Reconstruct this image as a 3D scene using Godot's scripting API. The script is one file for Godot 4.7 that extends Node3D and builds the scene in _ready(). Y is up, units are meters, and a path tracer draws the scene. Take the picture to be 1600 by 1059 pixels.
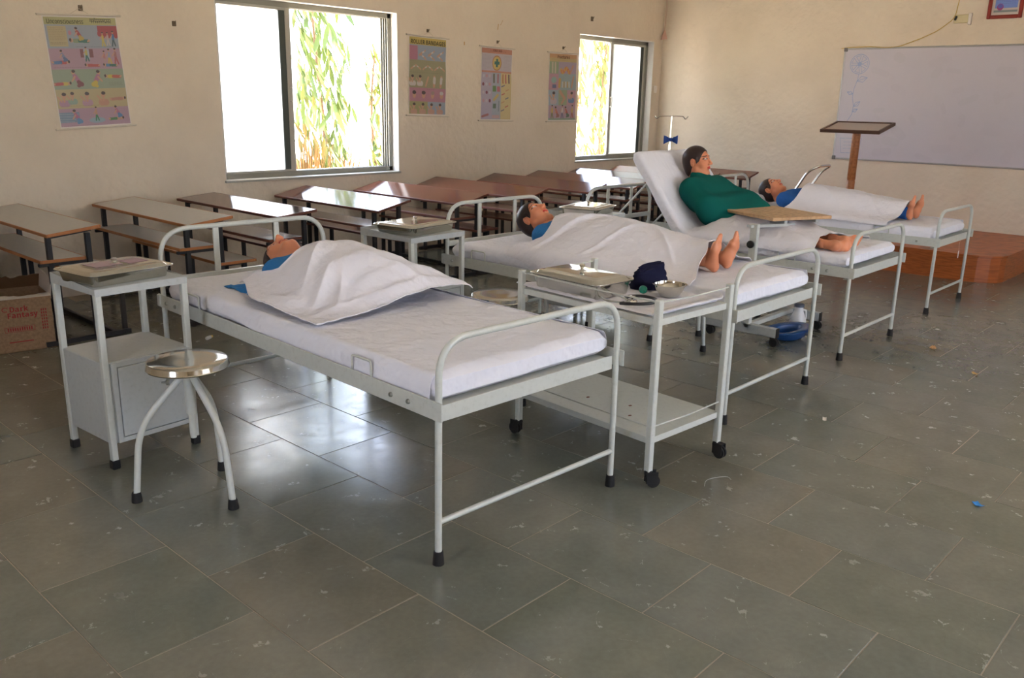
extends Node3D

# ---------------------------------------------------------------- mesh builder
class Mb:
	var v := PackedVector3Array()
	var n := PackedVector3Array()
	var uv := PackedVector2Array()
	var c := PackedColorArray()
	var col := Color.WHITE
	func tri(p: Vector3, q: Vector3, r: Vector3, a: Vector3, b: Vector3, d: Vector3) -> void:
		if (q - p).cross(r - p).dot(a + b + d) > 0.0:
			v.append(p); v.append(r); v.append(q)
			n.append(a); n.append(d); n.append(b)
		else:
			v.append(p); v.append(q); v.append(r)
			n.append(a); n.append(b); n.append(d)
		c.append(col); c.append(col); c.append(col)
	func ftri(p: Vector3, q: Vector3, r: Vector3, dir: Vector3) -> void:
		var k := (q - p).cross(r - p)
		if k.length_squared() < 1e-18: return
		k = k.normalized()
		if k.dot(dir) < 0.0: k = -k
		tri(p, q, r, k, k, k)
	func fquad(p: Vector3, q: Vector3, r: Vector3, s: Vector3, dir: Vector3) -> void:
		ftri(p, q, r, dir); ftri(p, r, s, dir)
	func quad(p: Vector3, q: Vector3, r: Vector3, s: Vector3, a: Vector3, b: Vector3, d: Vector3, e: Vector3) -> void:
		tri(p, q, r, a, b, d); tri(p, r, s, a, d, e)
	func uvquad(p: Vector3, q: Vector3, r: Vector3, s: Vector3, dir: Vector3) -> void:   # p top left, q top right, r bottom right, s bottom left
		fquad(p, q, r, s, dir)
		var m := {p: Vector2(0, 0), q: Vector2(1, 0), r: Vector2(1, 1), s: Vector2(0, 1)}
		while uv.size() < v.size() - 6: uv.append(Vector2.ZERO)
		for i in range(v.size() - 6, v.size()): uv.append(m[v[i]])
	# box with chamfered edges
	func box(at: Vector3, size: Vector3, bev := 0.002, xf := Transform3D.IDENTITY) -> void:
		var h := size * 0.5
		var b: float = minf(bev, minf(h.x, minf(h.y, h.z)) * 0.45)
		var P := func(s: Vector3, ax: int) -> Vector3:
			var o := Vector3(h.x - b, h.y - b, h.z - b)
			o[ax] = h[ax]
			return xf * (at + o * s)
		var B := xf.basis
		for ax in 3:
			var e := (ax + 1) % 3
			var f := (ax + 2) % 3
			for sg in [-1.0, 1.0]:
				var k := [Vector2(-1, -1), Vector2(1, -1), Vector2(1, 1), Vector2(-1, 1)]
				var q := []
				for t in k:
					var s := Vector3.ZERO
					s[ax] = sg; s[e] = t.x; s[f] = t.y
					q.append(P.call(s, ax))
				var d := Vector3.ZERO
				d[ax] = sg
				fquad(q[0], q[1], q[2], q[3], B * d)
			if b > 0.0:
				for s1 in [-1.0, 1.0]:
					for s2 in [-1.0, 1.0]:
						var lo := Vector3.ZERO
						var hi := Vector3.ZERO
						lo[ax] = -1; hi[ax] = 1
						lo[e] = s1; hi[e] = s1; lo[f] = s2; hi[f] = s2
						var d := Vector3.ZERO
						d[e] = s1; d[f] = s2
						fquad(P.call(lo, e), P.call(hi, e), P.call(hi, f), P.call(lo, f), B * d)
		if b > 0.0:
			for i in 8:
				var s := Vector3(1 if i & 1 else -1, 1 if i & 2 else -1, 1 if i & 4 else -1)
				ftri(P.call(s, 0), P.call(s, 1), P.call(s, 2), B * s)
	# round tube along a path
	func tube(pts: Array, r, sides := 10, closed := false, caps := true) -> void:
		var m := pts.size()
		var T := []
		for i in m:
			var a: Vector3 = pts[(i - 1 + m) % m] if closed else pts[maxi(i - 1, 0)]
			var b: Vector3 = pts[(i + 1) % m] if closed else pts[mini(i + 1, m - 1)]
			T.append((b - a).normalized())
		var u: Vector3 = T[0].cross(Vector3.UP)
		if u.length() < 0.1: u = T[0].cross(Vector3.RIGHT)
		u = u.normalized()
		var rings := []
		var norms := []
		for i in m:
			u = (u - T[i] * u.dot(T[i])).normalized()
			var w: Vector3 = T[i].cross(u)
			var rr: float = r[i] if r is Array else r
			var ring := PackedVector3Array()
			var nn := PackedVector3Array()
			for k in sides:
				var an := TAU * k / sides
				var d: Vector3 = u * cos(an) + w * sin(an)
				ring.append(pts[i] + d * rr)
				nn.append(d)
			rings.append(ring); norms.append(nn)
		for i in (m if closed else m - 1):
			var j := (i + 1) % m
			for k in sides:
				var l := (k + 1) % sides
				quad(rings[i][k], rings[j][k], rings[j][l], rings[i][l], norms[i][k], norms[j][k], norms[j][l], norms[i][l])
		if caps and not closed:
			for e in [0, m - 1]:
				var d: Vector3 = -T[0] if e == 0 else T[m - 1]
				for k in range(1, sides - 1): ftri(rings[e][0], rings[e][k], rings[e][k + 1], d)
	# turned shape: profile of (radius, height)
	func lathe(prof: Array, segs := 24, xf := Transform3D.IDENTITY) -> void:
		var m := prof.size()
		var fn := []
		for i in m - 1:
			var d: Vector2 = prof[i + 1] - prof[i]
			fn.append(Vector2(d.y, -d.x).normalized())
		for i in m - 1:
			var a: Vector2 = fn[i]
			var na := a
			var nb := a
			if i > 0 and a.dot(fn[i - 1]) > 0.75: na = (a + fn[i - 1]).normalized()
			if i < m - 2 and a.dot(fn[i + 1]) > 0.75: nb = (a + fn[i + 1]).normalized()
			for k in segs:
				var t0 := TAU * k / segs
				var t1 := TAU * (k + 1) / segs
				var c0 := Vector3(cos(t0), 0, sin(t0))
				var c1 := Vector3(cos(t1), 0, sin(t1))
				var p0: Vector3 = c0 * prof[i].x + Vector3.UP * prof[i].y
				var p1: Vector3 = c1 * prof[i].x + Vector3.UP * prof[i].y
				var q0: Vector3 = c0 * prof[i + 1].x + Vector3.UP * prof[i + 1].y
				var q1: Vector3 = c1 * prof[i + 1].x + Vector3.UP * prof[i + 1].y
				var B := xf.basis
				var n0 := (B * (c0 * na.x + Vector3.UP * na.y)).normalized()
				var n1 := (B * (c1 * na.x + Vector3.UP * na.y)).normalized()
				var m0 := (B * (c0 * nb.x + Vector3.UP * nb.y)).normalized()
				var m1 := (B * (c1 * nb.x + Vector3.UP * nb.y)).normalized()
				if prof[i].x > 1e-6: tri(xf * p0, xf * p1, xf * q1, n0, n1, m1)
				if prof[i + 1].x > 1e-6: tri(xf * p0, xf * q1, xf * q0, n0, m1, m0)
	# outline in the xy plane, pushed out along z
	func prism(poly: PackedVector2Array, depth: float, xf := Transform3D.IDENTITY) -> void:
		var ix := Geometry2D.triangulate_polygon(poly)
		var B := xf.basis
		for sg in [-1.0, 1.0]:
			for i in range(0, ix.size(), 3):
				var a := poly[ix[i]]; var b := poly[ix[i + 1]]; var d := poly[ix[i + 2]]
				ftri(xf * Vector3(a.x, a.y, sg * depth / 2), xf * Vector3(b.x, b.y, sg * depth / 2), xf * Vector3(d.x, d.y, sg * depth / 2), B * Vector3(0, 0, sg))
		var area := 0.0
		for i in poly.size(): area += poly[i].cross(poly[(i + 1) % poly.size()])
		for i in poly.size():
			var a := poly[i]; var b := poly[(i + 1) % poly.size()]
			var e := b - a
			var d := Vector3(e.y, -e.x, 0) * signf(area)
			fquad(xf * Vector3(a.x, a.y, -depth / 2), xf * Vector3(b.x, b.y, -depth / 2), xf * Vector3(b.x, b.y, depth / 2), xf * Vector3(a.x, a.y, depth / 2), B * d)
	# smooth skin over a list of rings of equal length
	func skin(rings: Array, closed := true, cap_lo := true, cap_hi := true) -> void:
		var m := rings.size()
		var s: int = rings[0].size()
		var N := []
		var mid := Vector3.ZERO
		for r in rings:
			for p in r: mid += p
		mid /= m * s
		for i in m:
			var row := PackedVector3Array()
			for k in s:
				var a: Vector3 = rings[mini(i + 1, m - 1)][k] - rings[maxi(i - 1, 0)][k]
				var b: Vector3 = rings[i][(k + 1) % s if closed else mini(k + 1, s - 1)] - rings[i][(k - 1 + s) % s if closed else maxi(k - 1, 0)]
				row.append(a.cross(b).normalized())
			N.append(row)
		var o := 0.0
		for i in m:
			for k in s: o += N[i][k].dot(rings[i][k] - mid)
		if o < 0:
			for i in m:
				for k in s: N[i][k] = -N[i][k]
		for i in m - 1:
			for k in (s if closed else s - 1):
				var l := (k + 1) % s
				quad(rings[i][k], rings[i + 1][k], rings[i + 1][l], rings[i][l], N[i][k], N[i + 1][k], N[i + 1][l], N[i][l])
		for e in ([0] if cap_lo else []) + ([m - 1] if cap_hi else []):
			var cc := Vector3.ZERO
			for p in rings[e]: cc += p
			cc /= s
			for k in s: ftri(cc, rings[e][k], rings[e][(k + 1) % s], cc - mid)
	# a cloth: grid of points with a thickness
	func cloth(P: Array, thick: float, up := Vector3.UP) -> void:
		var nu := P.size()
		var nv: int = P[0].size()
		var N := []
		for i in nu:
			var row := PackedVector3Array()
			for j in nv:
				var a: Vector3 = P[mini(i + 1, nu - 1)][j] - P[maxi(i - 1, 0)][j]
				var b: Vector3 = P[i][mini(j + 1, nv - 1)] - P[i][maxi(j - 1, 0)]
				row.append(a.cross(b).normalized())
			N.append(row)
		var flip := 1.0 if N[nu / 2][nv / 2].dot(up) > 0 else -1.0
		for i in nu:
			for j in nv: N[i][j] = N[i][j] * flip
		for i in nu - 1:
			for j in nv - 1:
				var p: Array = [P[i][j], P[i + 1][j], P[i + 1][j + 1], P[i][j + 1]]
				var m: Array = [N[i][j], N[i + 1][j], N[i + 1][j + 1], N[i][j + 1]]
				quad(p[0], p[1], p[2], p[3], m[0], m[1], m[2], m[3])
				quad(p[0] - m[0] * thick, p[1] - m[1] * thick, p[2] - m[2] * thick, p[3] - m[3] * thick, -m[0], -m[1], -m[2], -m[3])
		var rim := []
		for i in nu: rim.append([i, 0])
		for j in range(1, nv): rim.append([nu - 1, j])
		for i in range(nu - 2, -1, -1): rim.append([i, nv - 1])
		for j in range(nv - 2, 0, -1): rim.append([0, j])
		var mid: Vector3 = P[nu / 2][nv / 2]
		for k in rim.size():
			var a: Array = rim[k]
			var b: Array = rim[(k + 1) % rim.size()]
			var pa: Vector3 = P[a[0]][a[1]]
			var pb: Vector3 = P[b[0]][b[1]]
			fquad(pa, pb, pb - N[b[0]][b[1]] * thick, pa - N[a[0]][a[1]] * thick, pa - mid)
	func mesh() -> ArrayMesh:
		var a := []
		a.resize(Mesh.ARRAY_MAX)
		a[Mesh.ARRAY_VERTEX] = v
		a[Mesh.ARRAY_NORMAL] = n
		if uv.size():
			while uv.size() < v.size(): uv.append(Vector2.ZERO)
			a[Mesh.ARRAY_TEX_UV] = uv
		a[Mesh.ARRAY_COLOR] = c
		var m := ArrayMesh.new()
		m.add_surface_from_arrays(Mesh.PRIMITIVE_TRIANGLES, a)
		return m

# ---------------------------------------------------------------- distance field, meshed as surface nets
class Field:
	var o: Vector3
	var d: Vector3i
	var s: float
	var f := PackedFloat32Array()
	func _init(lo: Vector3, hi: Vector3, cell: float) -> void:
		o = lo; s = cell
		d = Vector3i(((hi - lo) / cell).ceil()) + Vector3i.ONE
		f.resize(d.x * d.y * d.z)
		f.fill(1.0)
	func _span(lo: Vector3, hi: Vector3) -> Array:
		var a := Vector3i(((lo - o) / s).floor()).clamp(Vector3i.ZERO, d - Vector3i.ONE)
		var b := Vector3i(((hi - o) / s).ceil()).clamp(Vector3i.ZERO, d - Vector3i.ONE)
		return [a, b]
	func capsule(a: Vector3, b: Vector3, ra: float, rb: float, k := 0.02, cut := false) -> void:
		var rm := maxf(ra, rb) + k + s * 3.0
		var e := Vector3(rm, rm, rm)
		var sp := _span(a.min(b) - e, a.max(b) + e)
		var ab := b - a
		var l2 := maxf(ab.length_squared(), 1e-9)
		for z in range(sp[0].z, sp[1].z + 1):
			for y in range(sp[0].y, sp[1].y + 1):
				var base := (z * d.y + y) * d.x
				for x in range(sp[0].x, sp[1].x + 1):
					var p := o + Vector3(x, y, z) * s - a
					var t := clampf(p.dot(ab) / l2, 0.0, 1.0)
					var q := (p - ab * t).length() - lerpf(ra, rb, t)
					_put(base + x, q, k, cut)
	func ellipsoid(at: Vector3, r: Vector3, k := 0.02, B := Basis.IDENTITY, cut := false) -> void:
		var rm := maxf(r.x, maxf(r.y, r.z)) + k + s * 3.0
		var e := Vector3(rm, rm, rm)
		var sp := _span(at - e, at + e)
		var Bi := B.inverse()
		for z in range(sp[0].z, sp[1].z + 1):
			for y in range(sp[0].y, sp[1].y + 1):
				var base := (z * d.y + y) * d.x
				for x in range(sp[0].x, sp[1].x + 1):
					var p := Bi * (o + Vector3(x, y, z) * s - at)
					var k0 := (p / r).length()
					var k1 := (p / (r * r)).length()
					var q := k0 * (k0 - 1.0) / k1 if k1 > 1e-6 else -minf(r.x, minf(r.y, r.z))
					_put(base + x, q, k, cut)
	func _put(i: int, q: float, k: float, cut: bool) -> void:
		if cut:
			q = -q
			var a := f[i]
			var h := maxf(k - absf(a - q), 0.0) / k
			f[i] = maxf(a, q) + h * h * k * 0.25
		else:
			var a := f[i]
			var h := maxf(k - absf(a - q), 0.0) / k
			f[i] = minf(a, q) - h * h * k * 0.25
	func slice(p0: Vector3, nrm: Vector3) -> void:   # keeps what lies behind the plane
		for z in d.z:
			for y in d.y:
				for x in d.x:
					var i := (z * d.y + y) * d.x + x
					f[i] = maxf(f[i], (o + Vector3(x, y, z) * s - p0).dot(nrm))
	func into(mb: Mb, xf := Transform3D.IDENTITY, paint = null) -> void:
		var id := PackedInt32Array()
		id.resize(f.size())
		id.fill(-1)
		var P := PackedVector3Array()
		var N := PackedVector3Array()
		var C := PackedColorArray()
		var sx := 1
		var sy := d.x
		var sz := d.x * d.y
		var off := [0, sx, sy, sx + sy, sz, sx + sz, sy + sz, sx + sy + sz]
		var edges := [[0, 1], [2, 3], [4, 5], [6, 7], [0, 2], [1, 3], [4, 6], [5, 7], [0, 4], [1, 5], [2, 6], [3, 7]]
		for z in d.z - 1:
			for y in d.y - 1:
				for x in d.x - 1:
					var i := z * sz + y * sy + x
					var c0 := f[i]
					if absf(c0) > s * 4.0: continue
					var neg := 0
					for k in 8:
						if f[i + off[k]] < 0.0: neg += 1
					if neg == 0 or neg == 8: continue
					var acc := Vector3.ZERO
					var cnt := 0
					for e in edges:
						var a := f[i + off[e[0]]]
						var b := f[i + off[e[1]]]
						if (a < 0.0) == (b < 0.0): continue
						var t := a / (a - b)
						var pa := Vector3(e[0] & 1, (e[0] >> 1) & 1, e[0] >> 2)
						var pb := Vector3(e[1] & 1, (e[1] >> 1) & 1, e[1] >> 2)
						acc += pa.lerp(pb, t)
						cnt += 1
					acc /= cnt
					var u := acc
					var g := Vector3.ZERO
					for k in 8:
						var w := Vector3(k & 1, (k >> 1) & 1, k >> 2)
						var wx := u.x if w.x > 0 else 1 - u.x
						var wy := u.y if w.y > 0 else 1 - u.y
						var wz := u.z if w.z > 0 else 1 - u.z
						var fv := f[i + off[k]]
						g.x += (1.0 if w.x > 0 else -1.0) * wy * wz * fv
						g.y += (1.0 if w.y > 0 else -1.0) * wx * wz * fv
						g.z += (1.0 if w.z > 0 else -1.0) * wx * wy * fv
					id[i] = P.size()
					var lp := o + (Vector3(x, y, z) + acc) * s
					P.append(xf * lp)
					N.append((xf.basis * g).normalized())
					C.append(paint.call(lp) if paint != null else mb.col)
		for z in range(1, d.z - 1):
			for y in range(1, d.y - 1):
				for x in range(1, d.x - 1):
					var i := z * sz + y * sy + x
					var a := f[i]
					for ax in 3:
						var st: int = [sx, sy, sz][ax]
						if (a < 0.0) == (f[i + st] < 0.0): continue
						var e1: int = [sy, sz, sx][ax]
						var e2: int = [sz, sx, sy][ax]
						var q := [id[i], id[i - e1], id[i - e1 - e2], id[i - e2]]
						if q.min() < 0: continue
						for t in [[0, 1, 2], [0, 2, 3]]:
							var k0: int = q[t[0]]; var k1: int = q[t[1]]; var k2: int = q[t[2]]
							mb.tri(P[k0], P[k1], P[k2], N[k0], N[k1], N[k2])
							var sw: bool = mb.v[mb.v.size() - 2] != P[k1]
							mb.c[mb.c.size() - 3] = C[k0]
							mb.c[mb.c.size() - 2] = C[k2 if sw else k1]
							mb.c[mb.c.size() - 1] = C[k1 if sw else k2]

# ---------------------------------------------------------------- naming
var taken := {}
func numbered(called: String) -> String:
	var k: int = taken.get(called, 0)
	taken[called] = k + 1
	return called if k == 0 else "%s_%03d" % [called, k]
func tag(o: Node, label: String, category: String, group := "", kind := "") -> Node:
	if label: o.set_meta("label", label)
	if category: o.set_meta("category", category)
	if group: o.set_meta("group", group)
	if kind: o.set_meta("kind", kind)
	return o
func thing(called: String, label: String, category: String, at := Vector3.ZERO, turn := 0.0, group := "") -> Node3D:
	var o := Node3D.new()
	o.name = numbered(called)
	add_child(o)
	o.position = at
	o.rotation.y = turn
	tag(o, label, category, group)
	return o
func obj(called: String, mb, m: Material, parent: Node = self) -> MeshInstance3D:
	var o := MeshInstance3D.new()
	o.mesh = mb.mesh() if mb is Mb else mb
	o.material_override = m
	if parent == self:
		o.name = numbered(called)
		add_child(o)
	else:
		o.name = called
		parent.add_child(o, true)
	return o
func struct(called: String, mb, m: Material) -> MeshInstance3D:
	var o := obj(called, mb, m)
	o.set_meta("kind", "structure")
	return o
# round the corners of a path
func fil(pts: Array, r: float, seg := 6) -> Array:
	var out := [pts[0]]
	for i in range(1, pts.size() - 1):
		var p: Vector3 = pts[i]
		var a: Vector3 = (pts[i - 1] - p)
		var b: Vector3 = (pts[i + 1] - p)
		var ra := minf(r, minf(a.length(), b.length()) * 0.49)
		a = a.normalized() * ra
		b = b.normalized() * ra
		for k in seg + 1:
			var t := float(k) / seg
			out.append((p + a).lerp(p, t).lerp(p.lerp(p + b, t), t))
	out.append(pts[-1])
	return out
func rrect(w: float, d: float, r: float, y: float, seg := 5) -> PackedVector3Array:
	var out := PackedVector3Array()
	for q in 4:
		var cx := (w / 2 - r) * (1 if q == 0 or q == 3 else -1)
		var cz := (d / 2 - r) * (1 if q < 2 else -1)
		for k in seg + 1:
			var an := PI / 2 * (q + float(k) / seg)
			out.append(Vector3(cx + r * cos(an), y, cz + r * sin(an)))
	return out
func xrot(at: Vector3, rx := 0.0, ry := 0.0, rz := 0.0) -> Transform3D:
	return Transform3D(Basis.from_euler(Vector3(rx, ry, rz)), at)
func text(parent: Node, called: String, words: String, size: float, m: Material, xf: Transform3D, font := "Droid Sans", weight := 400, squeeze := 1.0) -> void:
	var t := TextMesh.new()
	var f := SystemFont.new()
	f.font_names = PackedStringArray([font])
	f.font_weight = weight
	t.font = f
	t.text = words
	t.font_size = 32
	t.pixel_size = size / 32.0
	t.depth = 0.0006
	var o := MeshInstance3D.new()
	o.name = called
	o.mesh = t
	o.material_override = m
	parent.add_child(o, true)
	o.transform = xf * Transform3D(Basis.from_scale(Vector3(squeeze, 1, 1)), Vector3.ZERO)

# ---------------------------------------------------------------- materials
var M := {}
func noise(freq: float, kind := FastNoiseLite.TYPE_SIMPLEX_SMOOTH, oct := 4, sd := 1) -> FastNoiseLite:
	var f := FastNoiseLite.new()
	f.noise_type = kind
	f.frequency = freq
	f.fractal_octaves = oct
	f.seed = sd
	return f
func ntex(f: FastNoiseLite, stops: Array, size := 512, bump := 0.0) -> NoiseTexture2D:
	var t := NoiseTexture2D.new()
	t.width = size; t.height = size
	t.seamless = true
	t.seamless_blend_skirt = 0.2
	t.noise = f
	if bump > 0.0:
		t.as_normal_map = true
		t.bump_strength = bump
	else:
		var g := Gradient.new()
		var offs := PackedFloat32Array()
		var cols := PackedColorArray()
		for s in stops:
			offs.append(s[0])
			cols.append(s[1] if s[1] is Color else Color(s[1], s[1], s[1]))
		g.offsets = offs
		g.colors = cols
		t.color_ramp = g
	return t
func mat(c: Color, rough := 0.6, metal := 0.0, spec := 0.5) -> StandardMaterial3D:
	var m := StandardMaterial3D.new()
	m.albedo_color = c
	m.roughness = rough
	m.metallic = metal
	m.metallic_specular = spec
	return m
func tri_planar(m: StandardMaterial3D, scale: float, world := false) -> StandardMaterial3D:
	m.uv1_triplanar = true
	m.uv1_world_triplanar = world
	m.uv1_scale = Vector3(scale, scale, scale)
	return m
func with_normal(m: StandardMaterial3D, t: Texture2D, k: float) -> StandardMaterial3D:
	m.normal_enabled = true
	m.normal_texture = t
	m.normal_scale = k
	return m
func c8(r: int, g: int, b: int) -> Color:
	return Color8(r, g, b)
const D := 6.9      # the window wall's inner face is z = -D
const X := 10.42    # the whiteboard wall's inner face is x = X
const XL := -1.6
const ZF := 2.6
var rng := RandomNumberGenerator.new()
const HC := 3.25

func _ready() -> void:
	rng.seed = 20240
	var cam := Camera3D.new()
	cam.name = "camera"
	add_child(cam)
	cam.position = Vector3(0, 1.52, 0)
	cam.rotation_degrees = Vector3(-15.406, -47.462, 1.192)
	cam.fov = 2.0 * rad_to_deg(atan(529.5 / 1346.23))
	cam.near = 0.05
	cam.far = 200.0
	cam.current = true
	var we := WorldEnvironment.new()
	we.name = "environment"
	var env := Environment.new()
	env.background_mode = Environment.BG_SKY
	var sky := Sky.new()
	var sm := ProceduralSkyMaterial.new()
	sm.sky_top_color = c8(205, 222, 255)
	sm.sky_horizon_color = c8(246, 250, 255)
	sm.ground_horizon_color = c8(236, 232, 220)
	sm.ground_bottom_color = c8(190, 180, 160)
	sm.sun_angle_max = 0.0
	sky.sky_material = sm
	env.sky = sky
	env.background_energy_multiplier = 3.2
	env.tonemap_mode = Environment.TONE_MAPPER_LINEAR
	env.tonemap_exposure = 3.9
	env.sdfgi_enabled = true
	env.ssao_enabled = true
	env.ssil_enabled = true
	we.environment = env
	add_child(we)
	var sun := DirectionalLight3D.new()
	sun.name = "sun"
	sun.light_color = c8(255, 244, 228)
	sun.light_energy = 7.0
	sun.light_angular_distance = 0.6
	sun.shadow_enabled = true
	add_child(sun)
	sun.look_at_from_position(Vector3(6.0, 10.0, -0.4), Vector3.ZERO)

	make_materials()
	build_room()
	build_outside()
	build_beds()
	build_manikins()
	build_sheets()
	build_lockers()
	build_stools()
	build_trolley()
	build_overbed()
	build_desks()
	build_wall_things()
	build_right_wall()
	build_small()

# cloudy stone with wipe marks and scratches: colour and roughness
func stone_maps() -> Array:
	var n := 1024
	var big := noise(0.006, FastNoiseLite.TYPE_SIMPLEX_SMOOTH, 6, 11)
	var fine := noise(0.06, FastNoiseLite.TYPE_SIMPLEX_SMOOTH, 3, 13)
	var wisp := noise(0.012, FastNoiseLite.TYPE_SIMPLEX_SMOOTH, 5, 19)
	wisp.domain_warp_enabled = true
	wisp.domain_warp_amplitude = 45.0
	wisp.domain_warp_frequency = 0.008
	var c2 := wisp.get_seamless_image(n, n).get_data()
	var a := big.get_seamless_image(n, n).get_data()
	var b := fine.get_seamless_image(n, n).get_data()
	var col := PackedByteArray()
	var rou := PackedByteArray()
	col.resize(n * n * 3)
	rou.resize(n * n)
	for i in n * n:
		var p := a[i] / 255.0
		var q := b[i] / 255.0
		var k := 0.85 + 0.09 * p + 0.06 * q
		col[i * 3] = int(255 * minf(1.0, k + 0.02 * (p - 0.5)))
		col[i * 3 + 1] = int(255 * k)
		col[i * 3 + 2] = int(255 * (k - 0.015))
		rou[i] = int(255 * clampf(0.42 + 0.46 * c2[i] / 255.0 + 0.14 * q, 0, 1))
	var ci := Image.create_from_data(n, n, false, Image.FORMAT_RGB8, col)
	var ri := Image.create_from_data(n, n, false, Image.FORMAT_L8, rou)
	var r := RandomNumberGenerator.new()
	r.seed = 77
	for k in 620:
		var p := Vector2(r.randf() * n, r.randf() * n)
		var an := r.randf() * TAU
		var bend := r.randf_range(-0.03, 0.03)
		var lift := r.randf_range(0.01, 0.045) * (1.0 if r.randf() < 0.75 else -0.8)
		for m in r.randi_range(20, 130):
			p += Vector2(cos(an), sin(an)) * 1.4
			an += bend
			var x := posmod(int(p.x), n)
			var y := posmod(int(p.y), n)
			var c := ci.get_pixel(x, y)
			ci.set_pixel(x, y, Color(c.r + lift, c.g + lift, c.b + lift))
			var g := ri.get_pixel(x, y).r + absf(lift) * 2.2
			ri.set_pixel(x, y, Color(g, g, g))
	# scuffed patches
	for k in 26:
		var p := Vector2(r.randf() * n, r.randf() * n)
		var w := r.randf_range(12, 40)
		var lift := r.randf_range(0.008, 0.022)
		for m in 420:
			var x := posmod(int(p.x + r.randfn(0, w)), n)
			var y := posmod(int(p.y + r.randfn(0, w * 0.5)), n)
			for e in 3:
				var c := ci.get_pixel((x + e) % n, y)
				ci.set_pixel((x + e) % n, y, Color(c.r + lift, c.g + lift, c.b + lift))
	return [ImageTexture.create_from_image(ci), ImageTexture.create_from_image(ri)]

func make_materials() -> void:
	var blotch := ntex(noise(0.006, FastNoiseLite.TYPE_SIMPLEX_SMOOTH, 5, 3), [[0.0, Color(0.955, 0.95, 0.945)], [0.5, Color(0.985, 0.98, 0.98)], [1.0, Color(1, 1, 1)]])
	var fine := ntex(noise(0.05, FastNoiseLite.TYPE_SIMPLEX, 3, 5), [], 512, 3.0)
	M.wall = tri_planar(mat(c8(222, 208, 187), 0.75, 0, 0.35), 0.35)
	M.wall.albedo_texture = blotch
	with_normal(M.wall, fine, 0.25)
	M.reveal = tri_planar(mat(c8(225, 222, 214), 0.7), 0.5)
	M.reveal.albedo_texture = blotch
	M.ceiling = tri_planar(mat(c8(226, 222, 212), 0.85), 0.3)
	# polished green limestone
	var st := stone_maps()
	var stone: Texture2D = st[0]
	var srough: Texture2D = st[1]
	var tones := [c8(122, 121, 108), c8(117, 118, 104), c8(126, 123, 109), c8(115, 117, 105), c8(124, 119, 104), c8(120, 121, 110)]
	for i in 6:
		var m := tri_planar(mat(tones[i], 0.31, 0, 0.72), 0.55, true)
		m.uv1_offset = Vector3(0.37 * i, 0.21 * i, 0.53 * i)
		m.albedo_texture = stone
		m.roughness_texture = srough
		M["stone%d" % i] = m
	M.grout = mat(c8(152, 138, 119), 0.9)
	# paints, metals
	var worn := ntex(noise(0.03, FastNoiseLite.TYPE_SIMPLEX_SMOOTH, 5, 41), [[0.0, Color(0.93, 0.925, 0.91)], [0.35, Color(0.98, 0.98, 0.98)], [1.0, Color(1, 1, 1)]])
	M.paint = tri_planar(mat(c8(202, 203, 194), 0.33, 0, 0.5), 2.2)
	M.paint.albedo_texture = worn
	M.paint_grey = tri_planar(mat(c8(184, 186, 182), 0.38, 0, 0.5), 2.2)
	M.paint_grey.albedo_texture = worn
	var brush := ntex(noise(0.02, FastNoiseLite.TYPE_SIMPLEX_SMOOTH, 4, 43), [[0.0, 0.55], [1.0, 1.0]])
	M.steel = tri_planar(mat(c8(204, 202, 194), 0.13, 1.0), 3.0)
	M.steel.roughness_texture = brush
	M.chrome = mat(c8(220, 218, 212), 0.12, 1.0)
	M.bolt = mat(c8(160, 160, 150), 0.35, 0.8)
	M.rubber = mat(c8(34, 32, 30), 0.75, 0, 0.4)
	M.black_paint = tri_planar(mat(c8(38, 36, 36), 0.5, 0, 0.45), 3.0)
	M.black_paint.albedo_texture = worn
	M.alu = mat(c8(176, 172, 160), 0.42, 0.35)
	M.alu_dull = mat(c8(136, 133, 122), 0.5, 0.2)
	M.gap_shade = mat(c8(66, 72, 66), 0.6)  # shade in the gap beside the sash stile, put into a colour
	# cloth
	var weave := ntex(noise(0.22, FastNoiseLite.TYPE_SIMPLEX, 2, 51), [], 512, 2.0)
	var crease := ntex(noise(0.014, FastNoiseLite.TYPE_SIMPLEX_SMOOTH, 3, 53), [], 512, 14.0)
	M.linen = with_normal(tri_planar(mat(c8(232, 228, 233), 0.88, 0, 0.25), 2.6), crease, 0.5)
	M.linen_top = with_normal(tri_planar(mat(c8(232, 230, 236), 0.85, 0, 0.25), 1.6), crease, 0.45)
	M.ticking = with_normal(tri_planar(mat(c8(206, 208, 222), 0.9, 0, 0.2), 4.0), weave, 0.4)
	M.gown = with_normal(tri_planar(mat(c8(52, 118, 178), 0.85, 0, 0.25), 3.0), crease, 0.6)
	M.gown_dark = with_normal(tri_planar(mat(c8(48, 98, 168), 0.85, 0, 0.25), 3.0), crease, 0.6)
	M.green = with_normal(tri_planar(mat(c8(20, 94, 86), 0.92, 0, 0.2), 6.0), weave, 0.8)
	M.navy = with_normal(tri_planar(mat(c8(36, 36, 58), 0.9, 0, 0.2), 6.0), weave, 0.8)
	# bodies
	M.body = mat(Color.WHITE, 0.42, 0, 0.45)
	M.body.vertex_color_use_as_albedo = true
	M.hair = with_normal(tri_planar(mat(c8(50, 36, 33), 0.36, 0, 0.4), 9.0), weave, 0.4)
	# woods
	var grain_n := noise(0.02, FastNoiseLite.TYPE_SIMPLEX_SMOOTH, 5, 61)
	var grain := ntex(grain_n, [[0.0, Color(0.7, 0.66, 0.62)], [0.5, Color(0.92, 0.9, 0.88)], [1.0, Color(1, 1, 1)]])
	M.wood_brown = tri_planar(mat(c8(122, 72, 54), 0.14, 0, 0.6), 1.0)
	M.wood_brown.uv1_scale = Vector3(5, 5, 0.7)
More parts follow.
